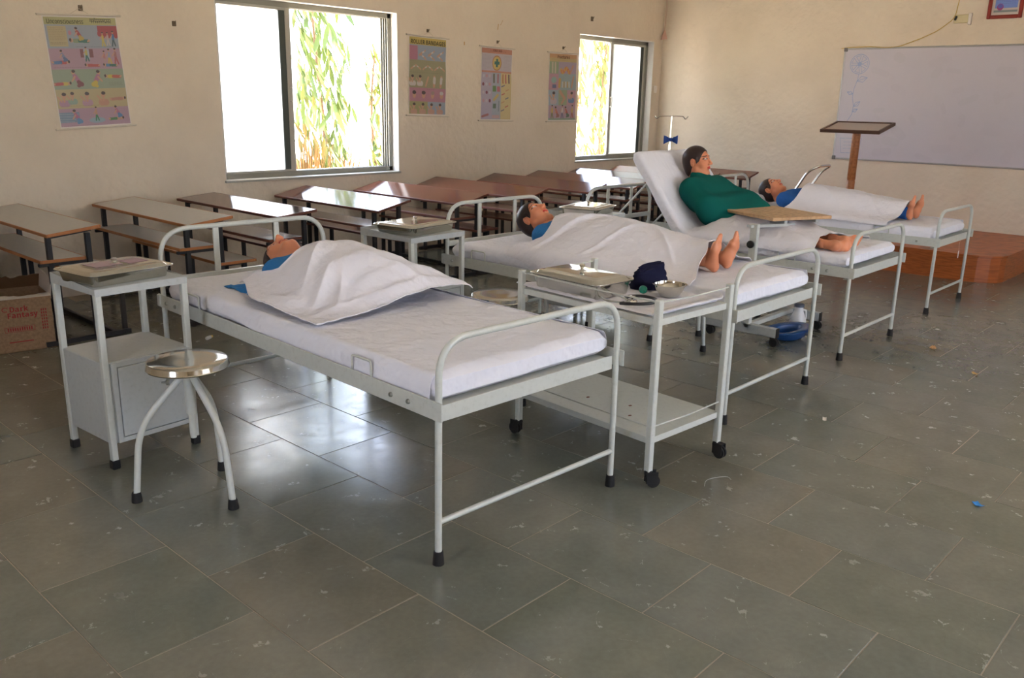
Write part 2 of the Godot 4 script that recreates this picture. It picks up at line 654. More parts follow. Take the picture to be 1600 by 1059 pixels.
	M.wood_brown.albedo_texture = grain
	M.wood_dark = tri_planar(mat(c8(92, 54, 42), 0.1, 0, 0.7), 1.0)
	M.wood_dark.uv1_scale = Vector3(5, 5, 0.7)
	M.wood_dark.albedo_texture = grain
	M.laminate = tri_planar(mat(c8(188, 183, 174), 0.28, 0, 0.55), 1.4)
	M.laminate.albedo_texture = worn
	M.edge_tan = mat(c8(176, 112, 62), 0.5)
	M.edge_brown = mat(c8(104, 56, 38), 0.5)
	M.board_tan = tri_planar(mat(c8(208, 170, 126), 0.45), 2.0)
	M.board_tan.albedo_texture = grain
	M.podium = tri_planar(mat(c8(188, 104, 52), 0.4), 1.0)
	M.podium.uv1_scale = Vector3(0.6, 5, 0.6)
	M.podium.albedo_texture = grain
	M.post_wood = tri_planar(mat(c8(176, 112, 66), 0.4), 3.0)
	M.post_wood.albedo_texture = grain
	M.dark_wood = mat(c8(78, 50, 36), 0.45)
	# the rest
	var fibre := ntex(noise(0.03, FastNoiseLite.TYPE_SIMPLEX_SMOOTH, 4, 71), [[0.0, 0.84], [1.0, 1.0]])
	M.card = tri_planar(mat(c8(168, 138, 110), 0.85, 0, 0.2), 2.5)
	M.card.albedo_texture = fibre
	M.card_dark = tri_planar(mat(c8(122, 94, 68), 0.9, 0, 0.2), 2.5)
	M.paper = mat(c8(206, 196, 186), 0.8)
	M.red_ink = mat(c8(158, 44, 44), 0.7)
	M.frost = mat(Color8(240, 246, 245, 120), 0.5, 0, 0.4)
	M.frost.transparency = BaseMaterial3D.TRANSPARENCY_ALPHA
	M.frost.backlight_enabled = true
	M.frost.backlight = Color(1.0, 1.0, 1.0)
	M.frost_dim = M.frost.duplicate()
	M.frost_dim.albedo_color = Color8(236, 246, 244, 236)  # dimness from the tree outside, put into the pane's colour and opacity
	M.cream_plastic = mat(c8(206, 192, 150), 0.45)
	M.white_plastic = mat(c8(226, 218, 210), 0.4)
	M.yellow_wire = mat(c8(200, 166, 74), 0.5)
	M.blue_plastic = mat(c8(40, 78, 132), 0.25)
	M.blue_cloth = mat(c8(28, 62, 130), 0.8)
	M.green_ball = mat(c8(20, 120, 96), 0.35)
	M.black_glossy = mat(c8(24, 24, 26), 0.3)
	M.bottle = mat(c8(232, 228, 224), 0.4)
	M.bottle.backlight_enabled = true
	M.bottle.backlight = Color(0.25, 0.25, 0.25)
	M.frame_red = mat(c8(140, 44, 32), 0.4)
	M.lead_ink = mat(c8(48, 62, 40), 0.7)

# ---------------------------------------------------------------- the room
const WIN := [[3.84, 5.77, 0.80, 2.33], [8.62, 10.22, 0.80, 2.33]]
const LFILL_WIN := [[-2.2, -1.3]]  # opening in the unseen left wall, added to brighten left-facing sides
const FWIN := [[0.6, 1.4], [2.7, 5.2], [7.0, 7.5]]

func build_room() -> void:
	# floor: joints in mortar, slabs as pieces
	var fl := Mb.new()
	fl.box(Vector3((XL + X) / 2, -0.1, (ZF - D) / 2), Vector3(X - XL + 0.5, 0.1976, ZF + D + 0.5), 0)
	var floor_o := struct("floor", fl, M.grout)
	tag(floor_o, "grey green polished stone floor laid in staggered slabs", "floor")
	var w := 0.4157
	var l := 0.57
	var tm := Mb.new()
	tm.box(Vector3(0, -0.01, 0), Vector3(w - 0.0032, 0.02, l - 0.0032), 0.0012)
	var tmesh := tm.mesh()
	var cam := Transform3D(Basis.from_euler(Vector3(deg_to_rad(-15.406), deg_to_rad(-47.462), deg_to_rad(1.192))), Vector3(0, 1.52, 0)).inverse()
	var spots := []
	for k in range(-6, 25):
		var x := 0.771 + (k + 0.5) * w
		if x - w / 2 < XL - 0.2 or x + w / 2 > X + 0.22: continue
		for j in range(-13, 9):
			var z := -0.996 - l / 2 + j * l + (-l / 2 if k % 2 != 0 else 0.0)
			if z - l / 2 < -D - 0.22 or z + l / 2 > ZF + 0.22: continue
			var q := cam * Vector3(x, 0, z)
			var show := 0.0
			if q.z < -0.3:
				var px := 800.0 + 1346.0 * q.x / -q.z
				var py := 529.5 - 1346.0 * q.y / -q.z
				var m := 300.0 / -q.z
				if px > -m and px < 1600 + m and py > 0 and py < 1059 + m: show = 1.0 / pow(-q.z, 3.0)
			spots.append([show, x, z, k * 7 + j * 3])
	spots.sort_custom(func(a, b): return a[0] > b[0])
	var rest := Mb.new()
	for i in spots.size():
		var s: Array = spots[i]
		var v := absi(hash(s[3] * 131 + 17)) % 6
		var tilt := Transform3D(Basis.from_euler(Vector3(rng.randfn(0, 0.0007), PI * (absi(hash(s[3])) % 2), rng.randfn(0, 0.0007))), Vector3(s[1], rng.randf() * 0.0005, s[2]))
		if i < 298 and s[0] > 0:
			var o := obj("tile", tmesh, M["stone%d" % v], floor_o)
			o.transform = tilt
		else:
			rest.box(Vector3(0, -0.01, 0), Vector3(w - 0.003, 0.02, l - 0.003), 0, tilt)
	var ro := obj("tile", rest, M.stone0, floor_o)
	ro.set_meta("kind", "stuff")
	# window wall
	var t := 0.23
	var b := Mb.new()
	var zc := -D - t / 2
	var put := func(x0: float, x1: float, y0: float, y1: float) -> void:
		b.box(Vector3((x0 + x1) / 2, (y0 + y1) / 2, zc), Vector3(x1 - x0, y1 - y0, t), 0)
	put.call(XL - t, WIN[0][0], 0.0, HC)
	put.call(WIN[0][1], WIN[1][0], 0.0, HC)
	put.call(WIN[1][1], X + t, 0.0, HC)
	for q in WIN:
		put.call(q[0], q[1], 0.0, q[2])
		put.call(q[0], q[1], q[3], HC)
	tag(struct("wall_back", b, M.wall), "cream plastered wall with two sliding windows and four posters", "wall")
	for i in 2: make_window(i)
	b = Mb.new()
	b.box(Vector3(X + t / 2, HC / 2, (ZF - D) / 2), Vector3(t, HC, ZF + D), 0)
	tag(struct("wall_right", b, M.wall), "cream plastered wall behind the whiteboard and podium", "wall")
	# wall left of the view, with a window opening added for side light
	b = Mb.new()
	var zc2 := -D
	for q in LFILL_WIN:
		b.box(Vector3(XL - t / 2, HC / 2, (zc2 + q[0]) / 2), Vector3(t, HC, q[0] - zc2), 0)
		b.box(Vector3(XL - t / 2, 0.4, (q[0] + q[1]) / 2), Vector3(t, 0.8, q[1] - q[0]), 0)
		b.box(Vector3(XL - t / 2, (2.33 + HC) / 2, (q[0] + q[1]) / 2), Vector3(t, HC - 2.33, q[1] - q[0]), 0)
		zc2 = q[1]
	b.box(Vector3(XL - t / 2, HC / 2, (zc2 + ZF) / 2), Vector3(t, HC, ZF - zc2), 0)
	tag(struct("wall_left", b, M.wall), "cream plastered wall with one open window added for side light", "wall")
	# wall behind the camera, with three open windows on the sunlit yard
	b = Mb.new()
	var zf := ZF + t / 2
	var cur := XL - t
	for q in FWIN:
		b.box(Vector3((cur + q[0]) / 2, HC / 2, zf), Vector3(q[0] - cur, HC, t), 0)
		b.box(Vector3((q[0] + q[1]) / 2, 0.4, zf), Vector3(q[1] - q[0], 0.8, t), 0)
		b.box(Vector3((q[0] + q[1]) / 2, (2.33 + HC) / 2, zf), Vector3(q[1] - q[0], HC - 2.33, t), 0)
		cur = q[1]
	b.box(Vector3((cur + X + t) / 2, HC / 2, zf), Vector3(X + t - cur, HC, t), 0)
	tag(struct("wall_front", b, M.wall), "cream plastered wall with three open windows behind the viewer", "wall")
	b = Mb.new()
	b.box(Vector3((XL + X) / 2, HC + 0.1, (ZF - D) / 2), Vector3(X - XL + 2 * t, 0.2, ZF + D + 2 * t), 0)
	tag(struct("ceiling", b, M.ceiling), "plain white plastered ceiling slab", "ceiling")

func make_window(i: int) -> void:
	var q: Array = WIN[i]
	var root := Node3D.new()
	root.name = "window_%d" % (i + 1)
	add_child(root)
	root.set_meta("kind", "structure")
	tag(root, ["wide sliding window between first poster and roller bandage poster, clear half showing a tree", "sliding window nearest the room corner, frosted pane at its corner side"][i], "window")
	var x0: float = q[0]; var x1: float = q[1]; var y0: float = q[2]; var y1: float = q[3]
	var zi := -D
	var zo := -D - 0.15     # frame
	# white plastered reveal
	var b := Mb.new()
	var g := 0.006
	b.box(Vector3(x1 - g / 2, (y0 + y1) / 2, zi - 0.115 - 0.0005), Vector3(g, y1 - y0, 0.23), 0)
	b.box(Vector3(x0 + g / 2, (y0 + y1) / 2, zi - 0.115 - 0.0005), Vector3(g, y1 - y0, 0.23), 0)
	b.box(Vector3((x0 + x1) / 2, y1 - g / 2, zi - 0.1155), Vector3(x1 - x0, g, 0.23), 0)
	obj("reveal", b, M.reveal, root)
	b = Mb.new()
	b.box(Vector3((x0 + x1) / 2, y0 + 0.004, zi - 0.105), Vector3(x1 - x0 + 0.02, 0.02, 0.25), 0.003)
	obj("sill", b, M.alu, root)
	# outer frame with grooves
	b = Mb.new()
	var fw := 0.045
	for xx in [x0 + fw / 2 + g, x1 - fw / 2 - g]:
		for k in 4:
			b.box(Vector3(xx, (y0 + y1) / 2, zo - 0.0525 + k * 0.035), Vector3(fw, y1 - y0, 0.009), 0.001)
		b.box(Vector3(xx + (fw / 2 - 0.004) * signf(xx - (x0 + x1) / 2), (y0 + y1) / 2, zo), Vector3(0.008, y1 - y0, 0.11), 0)
	for yy in [y0 + 0.014 + fw / 2, y1 - g - fw / 2]:
		for k in 4:
			b.box(Vector3((x0 + x1) / 2, yy, zo - 0.0525 + k * 0.035), Vector3(x1 - x0 - 0.02, fw, 0.009), 0.001)
		b.box(Vector3((x0 + x1) / 2, yy + (fw / 2 - 0.004) * signf(yy - (y0 + y1) / 2), zo), Vector3(x1 - x0 - 0.02, 0.008, 0.11), 0)
	obj("frame", b, M.alu_dull, root)
	# sashes parked at one side
	var mid: float = [x0 + 0.74, x0 + 0.80][i]
	var sx0: float = [x0 + 0.02, mid - 0.02][i]
	var sx1: float = [mid + 0.04, x1 - 0.03][i]
	for k in 2:
		var z := zo + 0.035 - k * 0.035
		var a0: float = sx0 - (0.0 if k == 0 else 0.01)
		var a1: float = sx1 - (0.0 if k == 0 else [0.05, -0.0][i])
		if k == 1 and i == 1: a0 += 0.05
		b = Mb.new()
		var e := 0.052
		for xx in [a0 + e / 2, a1 - e / 2]: b.box(Vector3(xx, (y0 + y1) / 2, z), Vector3(e, y1 - y0 - 0.1, 0.026), 0.003)
		for yy in [y0 + 0.05, y1 - 0.05]: b.box(Vector3((a0 + a1) / 2, yy, z), Vector3(a1 - a0, 0.05, 0.024), 0.003)
		var sash := obj("sash", b, M.alu, root)
		b = Mb.new()
		b.box(Vector3((a0 + a1) / 2, (y0 + y1) / 2, z), Vector3(a1 - a0 - 0.07, y1 - y0 - 0.16, 0.005), 0)
		obj("frosted_pane", b, M.frost if i == 0 else M.frost_dim, sash)
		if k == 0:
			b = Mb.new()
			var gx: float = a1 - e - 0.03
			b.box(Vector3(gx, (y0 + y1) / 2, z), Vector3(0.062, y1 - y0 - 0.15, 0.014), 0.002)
			obj("shaded_gap_strip", b, M.gap_shade, sash)  # dark strip standing in for the shaded edge behind the stile
		if k == 0:
			var hx: float = [a1 - e / 2, a0 + e / 2][i]
			b = Mb.new()
			b.tube(fil([Vector3(hx, 1.48, z + 0.012), Vector3(hx, 1.48, z + 0.04), Vector3(hx, 1.6, z + 0.04), Vector3(hx, 1.6, z + 0.012)], 0.015, 4), 0.007, 8)
			obj("pull_handle", b, M.alu, sash)

# ---------------------------------------------------------------- what shows through the windows
func leaf_mesh(sd: int) -> ArrayMesh:
	var b := Mb.new()
	var r := RandomNumberGenerator.new()
	r.seed = sd
	var rows := []
	var L := 0.24
	for i in 7:
		var t := i / 6.0
		var wd := 0.024 * pow(sin(PI * clampf(t * 0.93 + 0.06, 0, 1)), 0.75) + 0.0008
		var y := -t * L
		var z := 0.05 * t * t * (0.6 + 0.3 * sd)
		rows.append(PackedVector3Array([Vector3(-wd, y + 0.004 * sin(t * 14 + sd), z + 0.006), Vector3(0, y, z), Vector3(wd, y + 0.004 * sin(t * 12 - sd), z + 0.006)]))
	b.cloth(rows, 0.0012, Vector3(0, 0, 1))
	return b.mesh()

func build_outside() -> void:
	var b := Mb.new()
	b.box(Vector3(4, -0.45, -3), Vector3(120, 0.3, 120), 0)
	var gm := tri_planar(mat(c8(216, 208, 194), 0.95, 0, 0.1), 0.2)
	gm.albedo_texture = ntex(noise(0.01, FastNoiseLite.TYPE_SIMPLEX_SMOOTH, 5, 81), [[0, 0.82], [1, 1.0]])
	tag(struct("ground", b, gm), "pale sunlit dry ground outside the windows", "ground")
	var leaf_mats := []
	for c in [c8(80, 97, 46), c8(98, 108, 52), c8(70, 89, 44), c8(108, 114, 62), c8(114, 110, 58)]:
		var m := mat(c, 0.5, 0, 0.4)
		m.backlight_enabled = true
		m.backlight = Color(0.4, 0.44, 0.26)
		leaf_mats.append(m)
	var leaves := [leaf_mesh(0), leaf_mesh(1), leaf_mesh(2)]
	var bark := tri_planar(mat(c8(142, 112, 84), 0.9), 4.0)
	bark.albedo_texture = ntex(noise(0.03, FastNoiseLite.TYPE_SIMPLEX, 4, 83), [[0, 0.6], [1, 1.0]])
	var r := RandomNumberGenerator.new()
	r.seed = 7
	# spots: foot, height, label, leaf count, spread, brightest leaf tone
	var trees := [
		[Vector3(6.45, -0.3, -9.2), 3.6, "slim tree with long drooping green leaves filling the wide window", 450, 0.4, 200],
		[Vector3(7.36, -0.3, -9.25), 2.4, "leafy tree branch hanging at the far edge of the wide window", 110, 0.17, 60],
		[Vector3(13.02, -0.3, -9.8), 3.6, "yellow green tree seen through the clear half of the corner window", 420, 0.34, 36],
		[Vector3(12.25, -0.3, -9.8), 3.2, "small tree showing at the poster side of the corner window", 90, 0.16, 4],
	]
	for ti in trees.size():
		var t: Array = trees[ti]
		var o := thing("drooping_tree", t[2], "tree", t[0], 0, "trees outside the windows")
		b = Mb.new()
		var pts := []
		var rad := []
		for k in 12:
			var u := k / 11.0
			pts.append(Vector3(0.05 * sin(u * 5 + ti), u * t[1], 0.05 * cos(u * 4 + ti)))
			rad.append(lerpf(0.03, 0.01, u))
		b.tube(pts, rad, 8)
		obj("trunk", b, bark, o)
		var mm := MultiMesh.new()
		mm.transform_format = MultiMesh.TRANSFORM_3D
		mm.mesh = leaves[1]
		var rest := []
		for k in t[3]:
			var y: float = r.randf_range(0.5, t[1])
			# clumps along the trunk, thinner towards the top
			y = lerpf(y, roundf(y * 3.2) / 3.2, 0.5)
			var an := r.randf() * TAU
			var rr: float = t[4] * sqrt(r.randf()) * (1.15 - 0.4 * absf(sin(y * 4.1 + ti)))
			var p := Vector3(cos(an) * rr, y + r.randf_range(-0.05, 0.2), sin(an) * rr)
			var B := Basis.from_euler(Vector3(r.randf_range(-0.5, 0.15), an * 0.3 + r.randf_range(-1.2, 1.2), r.randf_range(-0.45, 0.45)))
			var sc := r.randf_range(0.75, 1.25)
			var xf := Transform3D(B.scaled(Vector3(sc, sc, sc)), p)
			if k < t[5]:
				var lo := obj("leaf", leaves[r.randi() % 3], leaf_mats[r.randi() % 5 if ti < 2 else 2 + r.randi() % 3], o)
				lo.transform = xf
			else: rest.append(xf)
		mm.instance_count = rest.size()
		for k in rest.size(): mm.set_instance_transform(k, rest[k])
		var mi := MultiMeshInstance3D.new()
		mi.name = "leaf"
		mi.multimesh = mm
		mi.material_override = leaf_mats[ti % 2 if ti < 2 else 4]
		mi.set_meta("kind", "stuff")
		o.add_child(mi, true)
	# dry bushes at the foot of the trees
	var dry := mat(c8(126, 92, 52), 0.9)
	dry.backlight_enabled = true
	dry.backlight = Color(0.5, 0.5, 0.4)
	var bushes := [[Vector3(6.15, -0.3, -9.1), 0.34, 1.42, "dry straw coloured bush left of the slim tree trunk outside"], [Vector3(6.85, -0.3, -9.4), 0.42, 1.36, "dry straw coloured bush right of the slim tree trunk outside"]]
	for q in bushes:
		b = Mb.new()
		for k in 420:
			var an := r.randf() * TAU
			var rr: float = q[1] * sqrt(r.randf())
			var p := Vector3(cos(an) * rr * 0.3, 0, sin(an) * rr * 0.3)
			var h: float = q[2] * r.randf_range(0.55, 1.15) * (1.1 - rr / q[1] * 0.3)
			var e := Vector3(cos(an) * rr, h, sin(an) * rr)
			var m := p.lerp(e, 0.55) + Vector3(0, 0.12, 0)
			b.tube([p, m, e], [0.005, 0.004, 0.0015], 3, false, false)
		tag(obj("dry_bush", b, dry), q[3], "bush", "dry bushes outside")
		get_child(get_child_count() - 1).position = q[0]

# ---------------------------------------------------------------- beds
# foot end at z = 0, head end at z = -L
func make_bed(label: String, at: Vector3, w: float, L: float, turn: float, raised := false) -> Node3D:
	var o := thing("hospital_bed", label, "bed", at, turn, "white tube framed hospital beds")
	var h := w / 2
	var r := 0.0122
	var b := Mb.new()
	b.tube(fil([Vector3(-h - 0.004, 0.012, 0), Vector3(-h, 0.785, 0), Vector3(h, 0.785, 0), Vector3(h + 0.004, 0.012, 0)], 0.13, 9), r, 12)
	obj("foot_frame", b, M.paint, o)
	b = Mb.new()
	b.tube([Vector3(-h, 0.155, 0), Vector3(h, 0.155, 0)], 0.0105, 10)
	obj("stretcher", b, M.paint, o)
	b = Mb.new()
	b.tube(fil([Vector3(-h - 0.004, 0.012, -L), Vector3(-h, 0.895, -L), Vector3(h, 0.895, -L), Vector3(h + 0.004, 0.012, -L)], 0.15, 9), r, 12)
	obj("head_frame", b, M.paint, o)
	b = Mb.new()
	b.tube([Vector3(-h, 0.16, -L), Vector3(h, 0.16, -L)], 0.0105, 10)
	obj("stretcher", b, M.paint, o)
	b = Mb.new()
	b.box(Vector3(0, 0.648, -L), Vector3(w - 0.02, 0.034, 0.016), 0.003)
	obj("cross_rail", b, M.paint, o)
	for s in [-1, 1]:
		b = Mb.new()
		b.box(Vector3(s * w * 0.185, 0.772, -L), Vector3(0.03, 0.236, 0.012), 0.003)
		obj("baluster", b, M.paint, o)
	for s in [-1, 1]:
		b = Mb.new()
		# angle iron: upright flange outside, ledge inside
		b.box(Vector3(s * (h + 0.012), 0.552, -L / 2), Vector3(0.006, 0.064, L + 0.06), 0.002)
		b.box(Vector3(s * (h - 0.008), 0.523, -L / 2), Vector3(0.038, 0.006, L - 0.03), 0.001)
		b.box(Vector3(s * (h + 0.015), 0.552, -L - 0.02), Vector3(0.012, 0.058, 0.03), 0.004)
		var rail := obj("side_rail", b, M.paint, o)
		for z in [-0.14, -0.235, -L + 0.06, -L + 0.155]:
			b = Mb.new()
			b.lathe([Vector2(0, 0.009), Vector2(0.006, 0.008), Vector2(0.009, 0.004), Vector2(0.0095, 0)], 10, Transform3D(Basis(Vector3(0, 0, 1), PI / 2 * -s), Vector3(s * (h + 0.0152), 0.55, z)))
			obj("bolt", b, M.bolt, rail)
		for z in [-0.36, -1.68]:
			b = Mb.new()
			var x: float = s * (h + 0.006)
			b.tube(fil([Vector3(x, 0.58, z), Vector3(x, 0.636, z), Vector3(x, 0.636, z - 0.115), Vector3(x, 0.58, z - 0.115)], 0.012, 4), 0.0045, 7)
			obj("sheet_hook", b, M.paint, rail)
	for z in [-0.012, -L + 0.012]:
		b = Mb.new()
		b.box(Vector3(0, 0.533, z), Vector3(w - 0.02, 0.056, 0.006), 0.001)
		b.box(Vector3(0, 0.507, z - 0.015 * signf(z + L / 2)), Vector3(w - 0.02, 0.005, 0.034), 0.001)
		obj("end_rail", b, M.paint, o)
	b = Mb.new()
	var flat := 1.1 if raised else L - 0.06
	b.box(Vector3(0, 0.549, -0.03 - flat / 2), Vector3(w - 0.05, 0.005, flat), 0.001)
	for k in 6: b.box(Vector3(0, 0.537, -0.2 - k * (flat - 0.3) / 5), Vector3(w - 0.05, 0.02, 0.03), 0.001)
	obj("deck", b, M.paint, o)
	if raised:
		# raised backrest frame with its stays
		b = Mb.new()
		var a := deg_to_rad(52.0)
		var up := Vector3(0, sin(a), -cos(a))
		var p0 := Vector3(0, 0.555, -1.14)
		for s in [-1, 1]:
			var e := Vector3(s * (h - 0.05), 0, 0)
			b.tube([p0 + e, p0 + e + up * 0.76], 0.011, 8)
		b.tube([p0 + up * 0.76 - Vector3(h - 0.05, 0, 0), p0 + up * 0.76 + Vector3(h - 0.05, 0, 0)], 0.011, 8)
		b.box(Vector3.ZERO, Vector3(w - 0.1, 0.004, 0.74), 0.001, Transform3D(Basis(Vector3.RIGHT, a), p0 + up * 0.38 + Vector3(0, 0.008, 0.008)))
		obj("backrest_frame", b, M.paint, o)
		for s in [-1, 1]:
			b = Mb.new()
			b.tube([p0 + up * 0.6 + Vector3(s * (h - 0.08), 0, 0), Vector3(s * (h - 0.08), 0.55, -1.98)], 0.008, 8)
			obj("stay", b, M.paint, o)
		b = Mb.new()
		for k in 3: b.tube([Vector3(-h + 0.02, 0.54, -1.5 - k * 0.2), Vector3(h - 0.02, 0.54, -1.5 - k * 0.2)], 0.009, 8)
		obj("cross_bar", b, M.paint, o)
	for z in [0.0, -L]:
		for s in [-1, 1]:
			b = Mb.new()
			b.lathe([Vector2(0, 0), Vector2(0.0205, 0), Vector2(0.0205, 0.006), Vector2(0.0175, 0.042), Vector2(0.0165, 0.048), Vector2(0.012, 0.049)], 14, Transform3D(Basis.IDENTITY, Vector3(s * (h + 0.004), 0, z)))
			obj("rubber_foot", b, M.rubber, o)
	return o

var nz1 := noise(1.0, FastNoiseLite.TYPE_SIMPLEX_SMOOTH, 3, 91)
var nz2 := noise(1.0, FastNoiseLite.TYPE_SIMPLEX_SMOOTH, 2, 97)

# soft slab: cross sections along z; the top is y = 0
func slab(w: float, t: float, z0: float, z1: float, sag: float, bend = null, sd := 0.0) -> Mb:
	var b := Mb.new()
	var rings := []
	var m := 70
	for i in m + 1:
		var u := i / float(m)
		var z := lerpf(z0, z1, u)
		var edge := minf(absf(z - z0), absf(z - z1))
		var e := clampf(edge / 0.04, 0, 1)
		var k := sqrt(1 - (1 - e) * (1 - e))
		var ring := PackedVector3Array()
		var sec := rrect(w - 0.02 * (1 - k), t, t * 0.42, 0, 7)
		var full := PackedVector3Array()
		for j in sec.size():
			full.append(sec[j])
			var nx := sec[(j + 1) % sec.size()]
			var dd := (nx - sec[j]).length()
			if dd > 0.1:
				for q in range(1, 26): full.append(sec[j].lerp(nx, q / 26.0))
		for p in full:
			var y := -p.z - t / 2
			var x := p.x
			var up := clampf((y + t) / t, 0, 1)
			y = lerpf(-t * 0.5, y, lerpf(0.55, 1.0, k))
			y += (nz1.get_noise_3d(x * 3.0 + sd, z * 2.2, sd) * 0.006 + nz2.get_noise_3d(x * 4 + sd, z * 26.0 + x * 5, 3) * 0.0026) * up
			x += nz1.get_noise_3d(z * 4.0 + sd, y * 8, x * 2) * 0.006
			if y < -t * 0.4: y += sag * nz1.get_noise_2d(z * 2.0 + sd * 3, signf(x) * 4)
			var v := Vector3(x, y, z)
			ring.append(bend.call(v) if bend != null else v)
		rings.append(ring)
	b.skin(rings)
	return b

const BEDS := [
	[Vector3(2.232, 0, -1.925), 0.912, 2.07, 2.4, "nearest white hospital bed in the foreground, half its sheeted mattress bare"],
	[Vector3(4.128, 0, -1.935), 0.9, 2.02, 0.4, "white hospital bed right behind the steel tray trolley"],
	[Vector3(5.63, 0, -1.99), 0.85, 2.05, 0.0, "white hospital bed with its backrest cranked up high"],
	[Vector3(7.36, 0, -2.04), 0.81, 2.02, 0.0, "farthest white hospital bed, beside the orange wooden podium"],
]
func bed_xf(i: int) -> Transform3D:
	return Transform3D(Basis(Vector3.UP, deg_to_rad(-BEDS[i][3])), BEDS[i][0])

func build_beds() -> void:
	for i in 4:
		var q: Array = BEDS[i]
		make_bed(q[4], q[0], q[1], q[2], deg_to_rad(-q[3]), i == 2)
		var lab: String = ["white sheeted mattress on the nearest bed, bare towards the foot end", "white sheeted mattress on the bed behind the trolley", "white sheeted mattress bent up against the raised backrest", "white sheeted mattress on the farthest bed beside the podium"][i]
		var o := thing("mattress", lab, "mattress", q[0], deg_to_rad(-q[3]), "sheeted mattresses")
		var top := 0.655
		var L: float = q[2]
		var w: float = q[1] - 0.01
		if i != 2:
			var b := slab(w, 0.098, -0.04, -L + 0.03, 0.012, func(v: Vector3) -> Vector3: return v + Vector3(0, top, 0), i * 7.0)
			obj("sheet_cover", b, M.linen_top, o)
			# the loose hem of the cover, hanging unevenly down both sides
			for s in [-1, 1]:
				var P := []
				for k in 61:
					var u := k / 60.0
					var z := lerpf(-0.05, -L + 0.32, u)
					var row := PackedVector3Array()
					var drop := (0.058 + 0.018 * nz1.get_noise_2d(z * 2 + i * 9, s)) * (1.0 - 0.55 * smoothstep(0.55, 1.0, u))
					for m in 9:
						var t := m / 8.0
						var an := t * 1.5
						row.append(Vector3(s * (w / 2 - 0.028 + 0.034 * sin(minf(an, PI / 2)) + 0.004 * nz2.get_noise_2d(z * 7, t * 2 + i)), top + 0.003 - 0.03 * (1 - cos(minf(an, PI / 2))) - drop * t * t, z))
					P.append(row)
				var hb := Mb.new()
				hb.cloth(P, 0.0025, Vector3(s, 0.4, 0))
				obj("sheet_hem", hb, M.linen_top, o)
		else:
			var a := deg_to_rad(52.0)
			var bend := func(v: Vector3) -> Vector3:
				var hz := -1.075
				var rr := 0.22
				if v.z > hz: return v + Vector3(0, top, 0)
				var d := hz - v.z
				var arc := rr * a
				if d < arc:
					var f := d / rr
					return Vector3(v.x, top + rr - (rr - v.y) * cos(f), hz - (rr - v.y) * sin(f))
				var e := d - arc
				var base := Vector3(0, top + rr - rr * cos(a), hz - rr * sin(a))
				return base + Vector3(v.x, 0, 0) + Vector3(0, sin(a), -cos(a)) * e + Vector3(0, cos(a), sin(a)) * v.y
			var b := slab(w, 0.085, -0.04, -1.075 - 0.79, 0.01, bend, 31.0)
			obj("sheet_cover", b, M.linen_top, o)
			var P := []
			for k in 61:
				var z := lerpf(-0.05, -1.2, k / 60.0)
				var row := PackedVector3Array()
				for m in 9:
					var t := m / 8.0
					row.append(Vector3(-w / 2 + 0.03 - 0.036 * sin(t * PI / 2) - 0.004 * nz2.get_noise_2d(z * 6, t * 2), top + 0.004 - 0.03 * (1 - cos(t * PI / 2)) - 0.075 * t * t + 0.012 * nz1.get_noise_2d(z * 3, 8) * t, z))
				P.append(row)
			var hb := Mb.new()
			hb.cloth(P, 0.0025, Vector3(-1, 0.4, 0))
			pass
	# the pillow of the farthest bed
	var pb := Mb.new()
	var rings := []
	for k in 21:
		var u := k / 20.0
		var e := sqrt(maxf(0.0, 1 - pow(absf(2 * u - 1), 3.0)))
		var ring := PackedVector3Array()
		for p in rrect(0.3 * (0.75 + 0.25 * e), 0.012 + 0.078 * e, (0.012 + 0.078 * e) * 0.48, 0, 6):
			ring.append(Vector3(lerpf(-0.25, 0.25, u), -p.z + 0.05 + 0.004 * nz1.get_noise_2d(u * 9, p.x * 20), p.x))
		rings.append(ring)
	pb.skin(rings)
	var po := obj("pillow", pb, M.linen)
	po.position = bed_xf(3) * Vector3(0.0, 0.655, -1.78)
	tag(po, "white pillow under the head on the farthest bed", "pillow")

# ---------------------------------------------------------------- manikins
const SKIN := [0.86, 0.46, 0.30]
func skin_at(p: Vector3) -> Color:
	var c := c8(222, 144, 106).srgb_to_linear()
	var k := 1.0 + 0.05 * nz1.get_noise_3d(p.x * 14, p.y * 14, p.z * 14)
	return Color(c.r * k, c.g * k, c.b * k)
# head frame: x right, y to the crown, z out of the face; the origin is inside the skull at ear height
func paint_head(p: Vector3) -> Color:
	var c := skin_at(p)
	var a := absf(p.x)
	if p.z > 0.05:
		var lip := Vector2(p.x / 0.024, (p.y + 0.056) / 0.0105)
		if lip.length() < 1.0: return c8(196, 52, 46).srgb_to_linear()
		var eye := Vector2((a - 0.032) / 0.0155, (p.y - 0.012) / 0.0068)
		if eye.length() < 1.0:
			var iris := Vector2(a - 0.032, p.y - 0.012).length()
			return Color(0.03, 0.02, 0.015) if iris < 0.0052 else Color(0.75, 0.72, 0.68)
		if eye.length() < 1.3 and p.y > 0.012: return c8(70, 44, 36).srgb_to_linear()
		var brow := Vector2((a - 0.033) / 0.021, (p.y - 0.034 + (a - 0.03) * 0.1) / 0.0042)
		if brow.length() < 1.0: return c8(72, 48, 40).srgb_to_linear()
	return c
